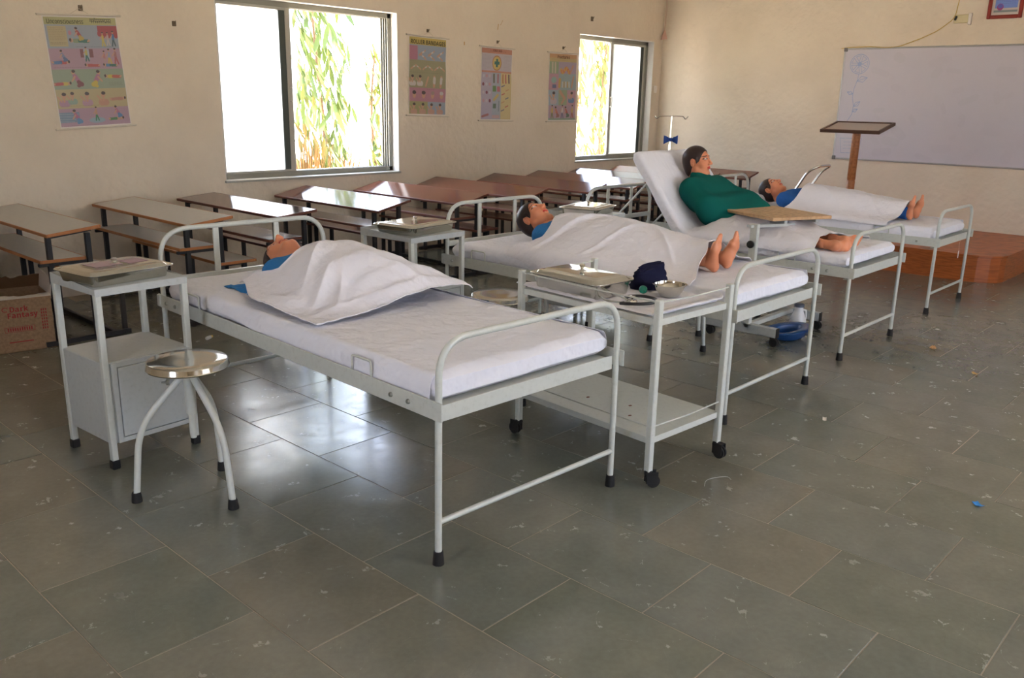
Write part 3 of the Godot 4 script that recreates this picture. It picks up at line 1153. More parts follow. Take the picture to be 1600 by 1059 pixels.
func head_into(mb: Mb, xf: Transform3D) -> void:
	var f := Field.new(Vector3(-0.105, -0.2, -0.125), Vector3(0.105, 0.13, 0.14), 0.0042)
	f.ellipsoid(Vector3(0, 0.03, -0.012), Vector3(0.075, 0.087, 0.097), 0.01)
	f.ellipsoid(Vector3(0, -0.035, 0.03), Vector3(0.056, 0.078, 0.063), 0.03)
	f.capsule(Vector3(-0.012, -0.099, 0.07), Vector3(0.012, -0.099, 0.07), 0.017, 0.017, 0.02)
	f.capsule(Vector3(-0.05, -0.065, 0.005), Vector3(-0.02, -0.095, 0.055), 0.018, 0.016, 0.025)
	f.capsule(Vector3(0.05, -0.065, 0.005), Vector3(0.02, -0.095, 0.055), 0.018, 0.016, 0.025)
	f.capsule(Vector3(-0.034, 0.03, 0.077), Vector3(0.034, 0.03, 0.077), 0.011, 0.011, 0.016)
	for s in [-1, 1]:
		f.ellipsoid(Vector3(s * 0.032, 0.012, 0.098), Vector3(0.019, 0.013, 0.016), 0.012, Basis.IDENTITY, true)
		f.ellipsoid(Vector3(s * 0.032, 0.012, 0.077), Vector3(0.0155, 0.011, 0.012), 0.003)
		f.ellipsoid(Vector3(s * 0.042, -0.022, 0.058), Vector3(0.026, 0.026, 0.024), 0.02)
		f.ellipsoid(Vector3(s * 0.079, -0.004, -0.01), Vector3(0.009, 0.032, 0.019), 0.008, Basis(Vector3.UP, s * 0.35))
		f.ellipsoid(Vector3(s * 0.086, 0.002, -0.004), Vector3(0.005, 0.016, 0.009), 0.004, Basis(Vector3.UP, s * 0.35), true)
		f.ellipsoid(Vector3(s * 0.0115, -0.031, 0.1), Vector3(0.0085, 0.0075, 0.011), 0.006)
	f.capsule(Vector3(0, 0.02, 0.087), Vector3(0, -0.026, 0.113), 0.0075, 0.0105, 0.012)
	f.capsule(Vector3(-0.015, -0.0515, 0.0885), Vector3(0.015, -0.0515, 0.0885), 0.0062, 0.0062, 0.006)
	f.capsule(Vector3(-0.013, -0.0625, 0.0875), Vector3(0.013, -0.0625, 0.0875), 0.0068, 0.0068, 0.006)
	f.capsule(Vector3(0, -0.07, -0.025), Vector3(0, -0.19, -0.03), 0.05, 0.054, 0.03)
	f.into(mb, xf, paint_head)
func hair_into(mb: Mb, xf: Transform3D, nape := 0.0) -> void:
	var f := Field.new(Vector3(-0.1, -0.13, -0.13), Vector3(0.1, 0.14, 0.12), 0.005)
	f.ellipsoid(Vector3(0, 0.032, -0.015), Vector3(0.083, 0.095, 0.104), 0.01)
	f.ellipsoid(Vector3(0, -0.025, -0.06), Vector3(0.066, 0.06 + nape, 0.052), 0.04)
	f.ellipsoid(Vector3(0, -0.022, 0.105), Vector3(0.08, 0.1, 0.098), 0.006, Basis.IDENTITY, true)
	for s in [-1, 1]:
		f.ellipsoid(Vector3(s * 0.088, -0.014, 0.0), Vector3(0.026, 0.044, 0.034), 0.006, Basis.IDENTITY, true)
		f.ellipsoid(Vector3(s * 0.06, -0.085, 0.03), Vector3(0.055, 0.075, 0.068), 0.01, Basis.IDENTITY, true)
		f.capsule(Vector3(s * 0.073, 0.03, 0.024), Vector3(s * 0.0725, -0.012, 0.022), 0.0075, 0.0045, 0.008)
	f.into(mb, xf)
func foot_into(mb: Mb, xf: Transform3D, side: int, leg := Vector3(0, 0.2, -0.012)) -> void:
	# sole on the plane y = 0, toes to +z, heel under the ankle
	var f := Field.new(Vector3(-0.07, -0.02, -0.14), Vector3(0.07, 0.17, 0.21), 0.0052)
	f.capsule(leg, Vector3(0, 0.07, -0.008), 0.036, 0.033, 0.02)
	f.ellipsoid(Vector3(0, 0.033, -0.03), Vector3(0.032, 0.034, 0.04), 0.03)
	f.capsule(Vector3(0, 0.06, 0.0), Vector3(side * -0.006, 0.026, 0.11), 0.036, 0.022, 0.03)
	f.capsule(Vector3(side * 0.018, 0.024, 0.02), Vector3(side * 0.022, 0.019, 0.11), 0.022, 0.02, 0.03)
	f.capsule(Vector3(side * -0.022, 0.022, 0.09), Vector3(side * 0.028, 0.018, 0.085), 0.02, 0.017, 0.025)
	var tx := [-0.027, -0.009, 0.006, 0.02, 0.032]
	var tz := [0.168, 0.163, 0.152, 0.138, 0.122]
	var tr := [0.0125, 0.0095, 0.009, 0.0085, 0.008]
	for k in 5: f.capsule(Vector3(side * tx[k] * 0.9, 0.016, tz[k] - 0.055), Vector3(side * tx[k], 0.013, tz[k]), tr[k], tr[k], 0.007)
	f.into(mb, xf, skin_at)
func hand_into(mb: Mb, xf: Transform3D, side: int) -> void:
	var f := Field.new(Vector3(-0.065, -0.035, -0.03), Vector3(0.065, 0.035, 0.2), 0.0048)
	f.capsule(Vector3(0, 0, -0.02), Vector3(0, 0, 0.03), 0.024, 0.026, 0.02)
	f.capsule(Vector3(-0.02, 0, 0.03), Vector3(-0.026, 0, 0.08), 0.015, 0.013, 0.02)
	f.capsule(Vector3(0.02, 0, 0.03), Vector3(0.026, 0, 0.08), 0.015, 0.013, 0.02)
	f.capsule(Vector3(0, 0, 0.03), Vector3(0, 0, 0.085), 0.016, 0.014, 0.02)
	var fx := [-0.031, -0.011, 0.01, 0.03]
	var fl := [0.066, 0.078, 0.072, 0.056]
	for k in 4:
		var p := Vector3(side * fx[k], 0.002, 0.088)
		var q := p + Vector3(side * fx[k] * 0.1, -0.004, fl[k] * 0.5)
		f.capsule(p, q, 0.0088, 0.008, 0.004)
		f.capsule(q, q + Vector3(0, -0.016, fl[k] * 0.46), 0.008, 0.0068, 0.003)
	f.capsule(Vector3(side * -0.03, 0, 0.02), Vector3(side * -0.052, -0.004, 0.06), 0.012, 0.0095, 0.012)
	f.capsule(Vector3(side * -0.052, -0.004, 0.06), Vector3(side * -0.054, -0.008, 0.09), 0.0092, 0.0078, 0.004)
	f.into(mb, xf, skin_at)
func bones_into(mb: Mb, bones: Array, cell: float, grow := 0.0, k := 0.035, paint = null, cuts := []) -> void:
	var lo := Vector3(9, 9, 9)
	var hi := -lo
	for q in bones:
		var rm: float = maxf(q[2], q[3]) + grow + 0.03
		lo = lo.min(q[0] - Vector3.ONE * rm).min(q[1] - Vector3.ONE * rm)
		hi = hi.max(q[0] + Vector3.ONE * rm).max(q[1] + Vector3.ONE * rm)
	var f := Field.new(lo, hi, cell)
	for q in bones: f.capsule(q[0], q[1], q[2] + grow, q[3] + grow, k)
	for q in cuts: f.slice(q[0], q[1])
	f.into(mb, Transform3D.IDENTITY, paint)

# lying figure: soles near z = 0, crown near z = -1.53, back on y = 0
func lying_bones(full: bool) -> Array:
	var b := [
		[Vector3(0, 0.115, -1.27), Vector3(0, 0.095, -1.18), 0.05, 0.055],
		[Vector3(-0.06, 0.085, -1.13), Vector3(0.06, 0.085, -1.13), 0.064, 0.064],
		[Vector3(-0.075, 0.09, -1.05), Vector3(0.075, 0.09, -1.05), 0.084, 0.084],
		[Vector3(-0.055, 0.085, -0.9), Vector3(0.055, 0.085, -0.9), 0.076, 0.076],
		[Vector3(-0.07, 0.085, -0.76), Vector3(0.07, 0.085, -0.76), 0.08, 0.08],
	]
	for s in [-1, 1]:
		b.append([Vector3(s * 0.1, 0.085, -1.14), Vector3(s * 0.175, 0.08, -1.13), 0.05, 0.05])
		b.append([Vector3(s * 0.18, 0.085, -1.14), Vector3(s * 0.235, 0.065, -0.9) if full else Vector3(s * 0.195, 0.08, -1.05), 0.048, 0.038 if full else 0.045])
		if full:
			b.append([Vector3(s * 0.235, 0.065, -0.9), Vector3(s * 0.245, 0.055, -0.68), 0.036, 0.025])
			b.append([Vector3(s * 0.085, 0.085, -0.74), Vector3(s * 0.1, 0.075, -0.41), 0.078, 0.055])
			b.append([Vector3(s * 0.1, 0.075, -0.41), Vector3(s * 0.085, 0.062, -0.08), 0.052, 0.034])
	return b

func build_manikins() -> void:
	# the figure on the bed behind the trolley
	var mats := [M.gown, M.gown_dark]
	var gown_bones := lying_bones(false)
	var tilt := deg_to_rad(24.0)
	var hx := Transform3D(Basis(Vector3(1, 0, 0), Vector3(0, sin(tilt), -cos(tilt)), Vector3(0, cos(tilt), sin(tilt))), Vector3(0, 0.148, -1.36))
	var body := Mb.new()
	bones_into(body, lying_bones(true), 0.014, 0.0, 0.04, skin_at)
	head_into(body, hx)
	for s in [-1, 1]:
		var splay := 0.42 if s > 0 else 0.05
		# sole faces +z, toes point up
		var B := Basis(Vector3(0, 0, 1), -s * splay) * Basis(Vector3(1, 0, 0), Vector3(0, 0, -1), Vector3(0, 1, 0))
		foot_into(body, Transform3D(B.scaled(Vector3.ONE * 0.84), Vector3(s * 0.078, 0.062, 0.0)), s)
		hand_into(body, Transform3D(Basis(Vector3.UP, 0.0) * Basis(Vector3(0, 0, 1), -s * 1.2), Vector3(s * 0.245, 0.055, -0.665)), s)
	var hair := Mb.new()
	hair_into(hair, hx)
	var gown := Mb.new()
	var gb2 := lying_bones(true)
	bones_into(gown, gb2.slice(0, 7) + gb2.slice(10, 12), 0.013, 0.012, 0.05, null, [[Vector3(0, 0.12, -1.185), Vector3(0, 0.35, -1.0)]])
	var m2 := thing("training_manikin", "lying manikin in a blue gown, bare soles up, behind the steel tray trolley", "mannequin", bed_xf(1) * Vector3(0.04, 0.653, -0.335), deg_to_rad(1.0), "nursing manikins in the beds")
	obj("body", body, M.body, m2)
	obj("hair", hair, M.hair, m2)
	obj("gown", gown, M.gown, m2)
	# farthest bed: the same kind of figure
	var m4: Node3D = m2.duplicate()
	m4.name = numbered("training_manikin")
	add_child(m4)
	m4.position = bed_xf(3) * Vector3(0.03, 0.655, -0.31)
	m4.rotation.y = deg_to_rad(-1.5)
	m4.scale = Vector3.ONE * 0.95
	tag(m4, "lying manikin in a dark blue gown on the farthest bed, feet near the podium", "mannequin", "nursing manikins in the beds")
	for c in m4.get_children():
		if c.name.begins_with("gown"): c.material_override = M.gown_dark
	var cuff := Mb.new()
	cuff.lathe([Vector2(0.036, -0.03), Vector2(0.05, -0.035), Vector2(0.056, 0.04), Vector2(0.05, 0.045), Vector2(0.04, 0.04)], 14, Transform3D(Basis(Vector3.RIGHT, PI / 2), Vector3(-0.082, 0.062, -0.085)))
	obj("trouser_cuff", cuff, M.gown_dark, m4)
	# nearest bed: a half figure with its head tipped back
	body = Mb.new()
	bones_into(body, lying_bones(false), 0.014, 0.0, 0.04, skin_at)
	tilt = deg_to_rad(-14.0)
	var hb := Basis(Vector3(1, 0, 0), Vector3(0, sin(tilt), -cos(tilt)), Vector3(0, cos(tilt), sin(tilt)))
	hb = Basis(Vector3(0, 0, 1), 0.25) * hb
	var h1 := Transform3D(hb.scaled(Vector3.ONE * 1.1), Vector3(0, 0.088, -1.375))
	head_into(body, h1)
	hair = Mb.new()
	hair_into(hair, h1)
	gown = Mb.new()
	bones_into(gown, gown_bones, 0.013, 0.014, 0.05, null, [[Vector3(0, 0.12, -1.2), Vector3(0, 0.35, -1.0)]])
	# the gown's loose front, hanging from the chest to the mattress on both sides
	var G := []
	for k in 41:
		var row := PackedVector3Array()
		for m in 15:
			var u := k / 40.0 * 2 - 1
			var t := m / 14.0
			var x := u * 0.29
			var z := lerpf(-1.17 - 0.05 * absf(u), -1.0, t)
			var H := lerpf(0.135, 0.188, smoothstep(0, 0.6, t))
			var h := H * (0.7 * bell(x, 0.215, 5.0) + 0.3 * clampf(1.08 - absf(x) / 0.37, 0, 1))
			row.append(Vector3(x, maxf(h + 0.004 * sin(u * 14 + t * 5), 0.004), z))
		G.append(row)
	gown.cloth(G, 0.003)
	# flat empty sleeve lying on the mattress
	var P := []
	for k in 13:
		var row := PackedVector3Array()
		for m in 9:
			var u := k / 12.0
			var t := m / 8.0
			row.append(Vector3(lerpf(-0.16, -0.33, u), 0.008 + 0.07 * (1 - u) * sin(PI * t) + 0.006 * sin(u * 17 + t * 8), lerpf(-1.2, -1.02, t) - 0.07 * u * (1 - t) - 0.12 * u))
		P.append(row)
	gown.cloth(P, 0.003)
	var m1 := thing("training_manikin", "half manikin in a blue gown with head tipped back, on the nearest bed", "mannequin", bed_xf(0) * Vector3(0.02, 0.652, -0.36), deg_to_rad(-2.4), "nursing manikins in the beds")
	obj("body", body, M.body, m1)
	obj("hair", hair, M.hair, m1)
	obj("gown", gown, M.gown, m1)
	# raised bed: the seated figure, leaning on the backrest, facing the foot end
	var at := Vector3(5.63, 0.655, -1.99)
	body = Mb.new()
	var up := Vector3(0, sin(deg_to_rad(47.0)), -cos(deg_to_rad(47.0)))
	var pel := Vector3(0, 0.085, -1.12)
	var che := pel + up * 0.2
	var nck := pel + up * 0.34
	var bn := [
		[pel - Vector3(0.07, 0, 0), pel + Vector3(0.07, 0, 0), 0.095, 0.095],
		[pel + up * 0.1 - Vector3(0.055, 0, 0), pel + up * 0.1 + Vector3(0.055, 0, 0), 0.08, 0.08],
		[che - Vector3(0.07, 0, 0), che + Vector3(0.07, 0, 0), 0.085, 0.085],
		[che + up * 0.08 - Vector3(0.08, 0, 0), che + up * 0.08 + Vector3(0.08, 0, 0), 0.075, 0.075],
		[che + up * 0.08, nck + Vector3(0, 0.05, 0.0), 0.06, 0.05],
	]
	for s in [-1, 1]:
		var sh := che + up * 0.085 + Vector3(s * 0.17, 0, 0)
		var el := sh + Vector3(s * 0.06, -0.14, 0.14)
		var wr := el + Vector3(-s * 0.1, -0.02, 0.17)
		bn.append([che + up * 0.08 + Vector3(s * 0.09, 0, 0), sh, 0.06, 0.05])
		bn.append([sh, el, 0.048, 0.038])
		bn.append([el, wr, 0.036, 0.026])
		bn.append([pel + Vector3(s * 0.085, -0.01, 0.02), Vector3(s * 0.12 - 0.05, 0.06, -0.66), 0.07, 0.05])
		bn.append([Vector3(s * 0.12 - 0.05, 0.06, -0.66), Vector3(s * 0.12 - 0.2, 0.036, -0.24), 0.048, 0.032])
	bones_into(body, bn, 0.014, 0.0, 0.04, skin_at)
	tilt = deg_to_rad(80.0)
	var h3 := Transform3D(Basis(Vector3.UP, 0.12) * Basis(Vector3(1, 0, 0), Vector3(0, sin(tilt), -cos(tilt)), Vector3(0, cos(tilt), sin(tilt))), Vector3(0, 0.468, -1.372))
	h3.basis = h3.basis.scaled(Vector3.ONE * 0.93)
	head_into(body, h3)
	for s in [-1, 1]:
		# feet rolled over to the outer side
		var B := Basis(Vector3.UP, -0.12) * Basis(Vector3(0, -1, 0), Vector3(0, 0, -1), Vector3(1, 0, 0))
		foot_into(body, Transform3D(B.scaled(Vector3.ONE * 0.86), Vector3(s * 0.12 - 0.2, 0.036, -0.13 + s * -0.02)), 1)
	hair = Mb.new()
	hair_into(hair, h3, 0.03)
	# the green wrap over shoulders, arms and lap
	gown = Mb.new()
	var gb := [
		[Vector3(-0.12, 0.225, -1.25), Vector3(0.12, 0.225, -1.25), 0.115, 0.115],
		[Vector3(-0.17, 0.285, -1.305), Vector3(0.17, 0.285, -1.305), 0.078, 0.078],
		[Vector3(0, 0.3, -1.33), Vector3(0, 0.37, -1.36), 0.08, 0.06],
		[Vector3(-0.2, 0.15, -1.1), Vector3(0.22, 0.16, -1.06), 0.11, 0.11],
		[Vector3(-0.14, 0.11, -0.98), Vector3(0.2, 0.13, -0.94), 0.075, 0.08],
	]
	for s in [-1, 1]:
		gb.append([Vector3(s * 0.18, 0.28, -1.3), Vector3(s * 0.27, 0.2, -1.13), 0.064, 0.07])
	bones_into(gown, gb, 0.014, 0.0, 0.06, null, [[Vector3(0, 0.045, -1.0), Vector3(0, -1, 0)]])
	var m3 := thing("training_manikin", "seated manikin wrapped in green cloth, leaning on the raised backrest", "mannequin", at, 0, "nursing manikins in the beds")
	obj("body", body, M.body, m3)
	obj("hair", hair, M.hair, m3)
	obj("green_wrap", gown, M.green, m3)

# ---------------------------------------------------------------- sheets drawn over the figures
func ridge(p: Vector2, a: Vector2, b: Vector2, amp: float, wd: float) -> float:
	var ab := b - a
	var t := clampf((p - a).dot(ab) / ab.length_squared(), 0, 1)
	var d := (p - a - ab * t).length() / wd
	return amp * (exp(-d) * 0.75 + exp(-d * d) * 0.25) * sin(PI * clampf(t * 0.9 + 0.08, 0, 1))
func curve(t: float, pts: Array) -> float:   # smooth interpolation through (t, value) pairs
	if t <= pts[0].x: return pts[0].y
	for i in range(1, pts.size()):
		if t <= pts[i].x: return lerpf(pts[i - 1].y, pts[i].y, smoothstep(0, 1, (t - pts[i - 1].x) / (pts[i].x - pts[i - 1].x)))
	return pts[-1].y
func bell(x: float, wd: float, ex: float) -> float:
	return 1.0 / (1.0 + pow(absf(x) / wd, ex))
# height over the mattress, on a grid; what reaches past the mattress edge hangs down its side
func drape(i: int, label: String, xl: Callable, xr: Callable, z0: Callable, z1: Callable, hh: Callable, nu := 110, nv := 140, rough := 0.006) -> void:
	var half: float = BEDS[i][1] / 2 - 0.004
	var top := 0.655 + 0.011
	var P := []
	for a in nu + 1:
		var row := PackedVector3Array()
		for c in nv + 1:
			var u := a / float(nu)
			var v := c / float(nv)
			var x: float = lerpf(xl.call(v), xr.call(v), u)
			var z: float = lerpf(z0.call(u), z1.call(u), v)
			var h: float = hh.call(x, z)
			h += rough * nz1.get_noise_3d(x * 5.0, z * 4.0, i * 7.0) + rough * 0.5 * (1 - absf(nz2.get_noise_3d(x * 6.0 + z * 5.0, z * 4 - x * 3, i * 3.0)) * 2.2)
			var edge := minf(minf(u, 1 - u) * 0.9, minf(v, 1 - v) * 0.9)
			h += 0.009 * exp(-edge * 70.0)
			h = maxf(h, -0.002)
			var over := absf(x) - half + 0.03
			var y := top + h
			if over > 0:
				var an := minf(over / 0.035, PI / 2)
				x = signf(x) * (half - 0.03 + 0.042 * sin(an))
				y = top + h * maxf(0.0, 1 - over * 12) - 0.035 * (1 - cos(an)) - maxf(0.0, over - 0.055)
				x += signf(x) * 0.006 * (1 + nz2.get_noise_2d(z * 9, i)) * minf(1.0, over * 18)
			row.append(Vector3(x, y, z))
		P.append(row)
	var b := Mb.new()
	b.cloth(P, 0.0035)
	var o := obj("top_sheet", b, M.linen)
	o.transform = bed_xf(i)
	tag(o, label, "sheet", "white top sheets over the manikins")

func build_sheets() -> void:
	# nearest bed: a tent over the chest, flat flaps on the mattress
	drape(0, "white sheet tented over the half manikin on the nearest bed",
		func(v: float) -> float: return curve(v, [Vector2(0, -0.30), Vector2(0.42, -0.405), Vector2(1, -0.40)]),
		func(_v: float) -> float: return 0.44,
		func(u: float) -> float: return curve(u, [Vector2(0.0, -1.6), Vector2(0.04, -1.585), Vector2(0.11, -1.38), Vector2(0.19, -1.36), Vector2(0.42, -1.415), Vector2(1, -1.44)]),
		func(u: float) -> float: return -0.80 - 0.03 * u,
		func(x: float, z: float) -> float:
			var q := Vector2(x, z)
			var H := curve(z, [Vector2(-1.66, 0.04), Vector2(-1.52, 0.196), Vector2(-1.46, 0.2), Vector2(-1.28, 0.228), Vector2(-1.12, 0.205), Vector2(-0.98, 0.15), Vector2(-0.88, 0.1), Vector2(-0.8, 0.045)])
			var c := curve(z, [Vector2(-1.6, 0.0), Vector2(-1.2, 0.03), Vector2(-0.8, 0.2)])
			var wd := curve(z, [Vector2(-1.6, 0.225), Vector2(-1.3, 0.245), Vector2(-0.8, 0.26)])
			var tent := clampf(1.08 - absf(x - c) / (wd * 1.75), 0, 1)
			var h := H * lerpf(bell(x - c, wd, 5.0), tent, 0.3)
			h += ridge(q, Vector2(0.0, -1.34), Vector2(-0.27, -1.12), 0.022, 0.028)
			h += ridge(q, Vector2(-0.12, -1.12), Vector2(-0.29, -1.0), 0.03, 0.03)
			h += ridge(q, Vector2(-0.1, -1.06), Vector2(-0.24, -0.9), 0.022, 0.022)
			h += ridge(q, Vector2(0.05, -1.1), Vector2(0.22, -0.82), 0.02, 0.035)
			h += ridge(q, Vector2(-0.36, -1.3), Vector2(-0.3, -1.0), 0.012, 0.03)
			h += ridge(q, Vector2(-0.33, -0.94), Vector2(0.1, -0.86), 0.014, 0.03)
			return h)
	# bed behind the trolley: from the neck to the ankles
	drape(1, "white sheet over the lying manikin from neck to ankles, behind the steel tray trolley",
		func(v: float) -> float: return curve(v, [Vector2(0, -0.47), Vector2(0.22, -0.50), Vector2(0.55, -0.50), Vector2(1, -0.45)]),
		func(_v: float) -> float: return 0.46,
		func(u: float) -> float: return curve(u, [Vector2(0, -1.5), Vector2(0.2, -1.37), Vector2(0.5, -1.46), Vector2(1, -1.44)]),
		func(u: float) -> float: return curve(u, [Vector2(0, -0.25), Vector2(0.35, -0.37), Vector2(0.55, -0.44), Vector2(1, -0.4)]),
		func(x: float, z: float) -> float:
			var q := Vector2(x, z)
			x -= 0.04
			var H := curve(z, [Vector2(-1.55, 0.16), Vector2(-1.4, 0.195), Vector2(-1.1, 0.2), Vector2(-0.9, 0.185), Vector2(-0.7, 0.155), Vector2(-0.42, 0.135), Vector2(-0.3, 0.14)])
			var wd := curve(z, [Vector2(-1.5, 0.29), Vector2(-1.2, 0.31), Vector2(-0.9, 0.28), Vector2(-0.4, 0.19)])
			var tent := clampf(1.1 - absf(x) / (wd * 1.7), 0, 1)
			var h := H * lerpf(bell(x, wd, 4.0), tent, 0.3)
			h += ridge(q, Vector2(0.12, -1.16), Vector2(-0.46, -1.36), 0.026, 0.014)
			h += ridge(q, Vector2(0.06, -0.86), Vector2(-0.42, -1.02), 0.018, 0.014)
			h += ridge(q, Vector2(0.1, -0.85), Vector2(-0.3, -0.42), 0.014, 0.014)
			h += ridge(q, Vector2(0.12, -0.7), Vector2(-0.12, -0.45), 0.012, 0.02)
			h += ridge(q, Vector2(-0.25, -0.75), Vector2(-0.4, -0.35), 0.016, 0.025)
			return h)
	# farthest bed
	drape(3, "white sheet over the manikin on the farthest bed, from chest to ankles",
		func(_v: float) -> float: return -0.42,
		func(_v: float) -> float: return 0.41,
		func(u: float) -> float: return -1.27 + 0.05 * sin(u * 5),
		func(u: float) -> float: return -0.385 + 0.03 * sin(u * 4),
		func(x: float, z: float) -> float:
			var q := Vector2(x, z)
			x -= 0.03
			var H := curve(z, [Vector2(-1.3, 0.205), Vector2(-1.1, 0.2), Vector2(-0.9, 0.185), Vector2(-0.65, 0.155), Vector2(-0.4, 0.135)])
			var wd := curve(z, [Vector2(-1.2, 0.27), Vector2(-0.9, 0.26), Vector2(-0.4, 0.19)])
			var h := H * bell(x, wd, 4.5)
			h += ridge(q, Vector2(0.0, -1.15), Vector2(-0.3, -0.8), 0.012, 0.025)
			h += ridge(q, Vector2(0.05, -0.8), Vector2(-0.25, -0.5), 0.012, 0.025)
			return h)
	# raised bed: crumpled over the legs
	drape(2, "crumpled white sheet over the legs of the seated manikin in green",
		func(v: float) -> float: return -0.445 - 0.02 * v * v,
		func(_v: float) -> float: return 0.43,
		func(_u: float) -> float: return -1.16,
		func(u: float) -> float: return curve(u, [Vector2(0, -0.27), Vector2(0.05, -0.24), Vector2(0.22, -0.27), Vector2(0.6, -0.24), Vector2(1, -0.22)]),
		func(x: float, z: float) -> float:
			var q := Vector2(x, z)
			var H := curve(z, [Vector2(-1.16, 0.03), Vector2(-1.0, 0.12), Vector2(-0.85, 0.135), Vector2(-0.62, 0.12), Vector2(-0.38, 0.085), Vector2(-0.2, 0.055)])
			var wd := curve(z, [Vector2(-1.2, 0.3), Vector2(-0.6, 0.26), Vector2(-0.25, 0.25)])
			var h := H * bell(x + curve(z, [Vector2(-0.7, 0.04), Vector2(-0.25, 0.17)]), wd, 4.5)
			h += ridge(q, Vector2(-0.12, -0.75), Vector2(-0.3, -0.6), 0.03, 0.03)
			h += ridge(q, Vector2(0.1, -0.8), Vector2(-0.2, -0.5), 0.028, 0.03)
			h += ridge(q, Vector2(-0.05, -0.95), Vector2(-0.38, -0.85), 0.02, 0.025)
			h += ridge(q, Vector2(0.15, -0.55), Vector2(-0.15, -0.35), 0.018, 0.03)
			h += ridge(q, Vector2(-0.3, -0.55), Vector2(-0.38, -0.3), 0.016, 0.03)
			return h, 110, 140, 0.009)

# ---------------------------------------------------------------- lockers and trays
func make_tray(label: String, at: Vector3, turn: float, L: float, W: float, printed := false, tall := 1.0) -> void:
	var o := thing("lidded_tray", label, "tray", at, turn, "stainless steel trays with lids")
	o.scale.y = tall
	var b := Mb.new()
	var rings := []
	for q in [[-0.03, 0.0, 0.02], [-0.024, 0.0015, 0.024], [-0.02, 0.006, 0.026], [-0.004, 0.042, 0.03], [-0.001, 0.045, 0.03], [0.016, 0.046, 0.034], [0.018, 0.0445, 0.034]]:
		rings.append(rrect(L + q[0], W + q[0], q[2], q[1]))
	b.skin(rings, true, true, false)
	obj("pan", b, M.steel, o)
	b = Mb.new()
	rings = []
	for q in [[0.02, 0.0465, 0.036], [0.027, 0.0475, 0.038], [0.028, 0.05, 0.038], [0.022, 0.0525, 0.036], [0.012, 0.0515, 0.034], [0.004, 0.0485, 0.03], [-0.012, 0.048, 0.028], [-0.022, 0.053, 0.026], [-0.03, 0.0575, 0.025], [-0.04, 0.059, 0.024], [-0.066, 0.0595, 0.022], [-0.075, 0.0625, 0.02], [-0.086, 0.064, 0.018], [-L * 0.7, 0.0655, 0.012]]:
		rings.append(rrect(L + q[0], maxf(W + q[0], 0.03), minf(q[2], maxf(W + q[0], 0.03) * 0.45), q[1]))
	b.skin(rings, true, false, true)
	var lid := obj("lid", b, M.steel, o)
	b = Mb.new()
	b.lathe([Vector2(0.022, 0.0635), Vector2(0.021, 0.066), Vector2(0.009, 0.068), Vector2(0.007, 0.073), Vector2(0.012, 0.079), Vector2(0.013, 0.083), Vector2(0.009, 0.087), Vector2(0, 0.088)], 18)
	obj("knob", b, M.chrome, lid)
	if printed:
		b = Mb.new()
		b.box(Vector3(-0.05, 0.066, 0.0), Vector3(0.12, 0.0006, 0.1), 0)
		obj("sticker", b, mat(c8(176, 150, 152), 0.5), lid)
		b = Mb.new()
		b.box(Vector3(0.075, 0.066, 0.02), Vector3(0.09, 0.0006, 0.08), 0)
		obj("sticker", b, mat(c8(172, 140, 146), 0.5), lid)

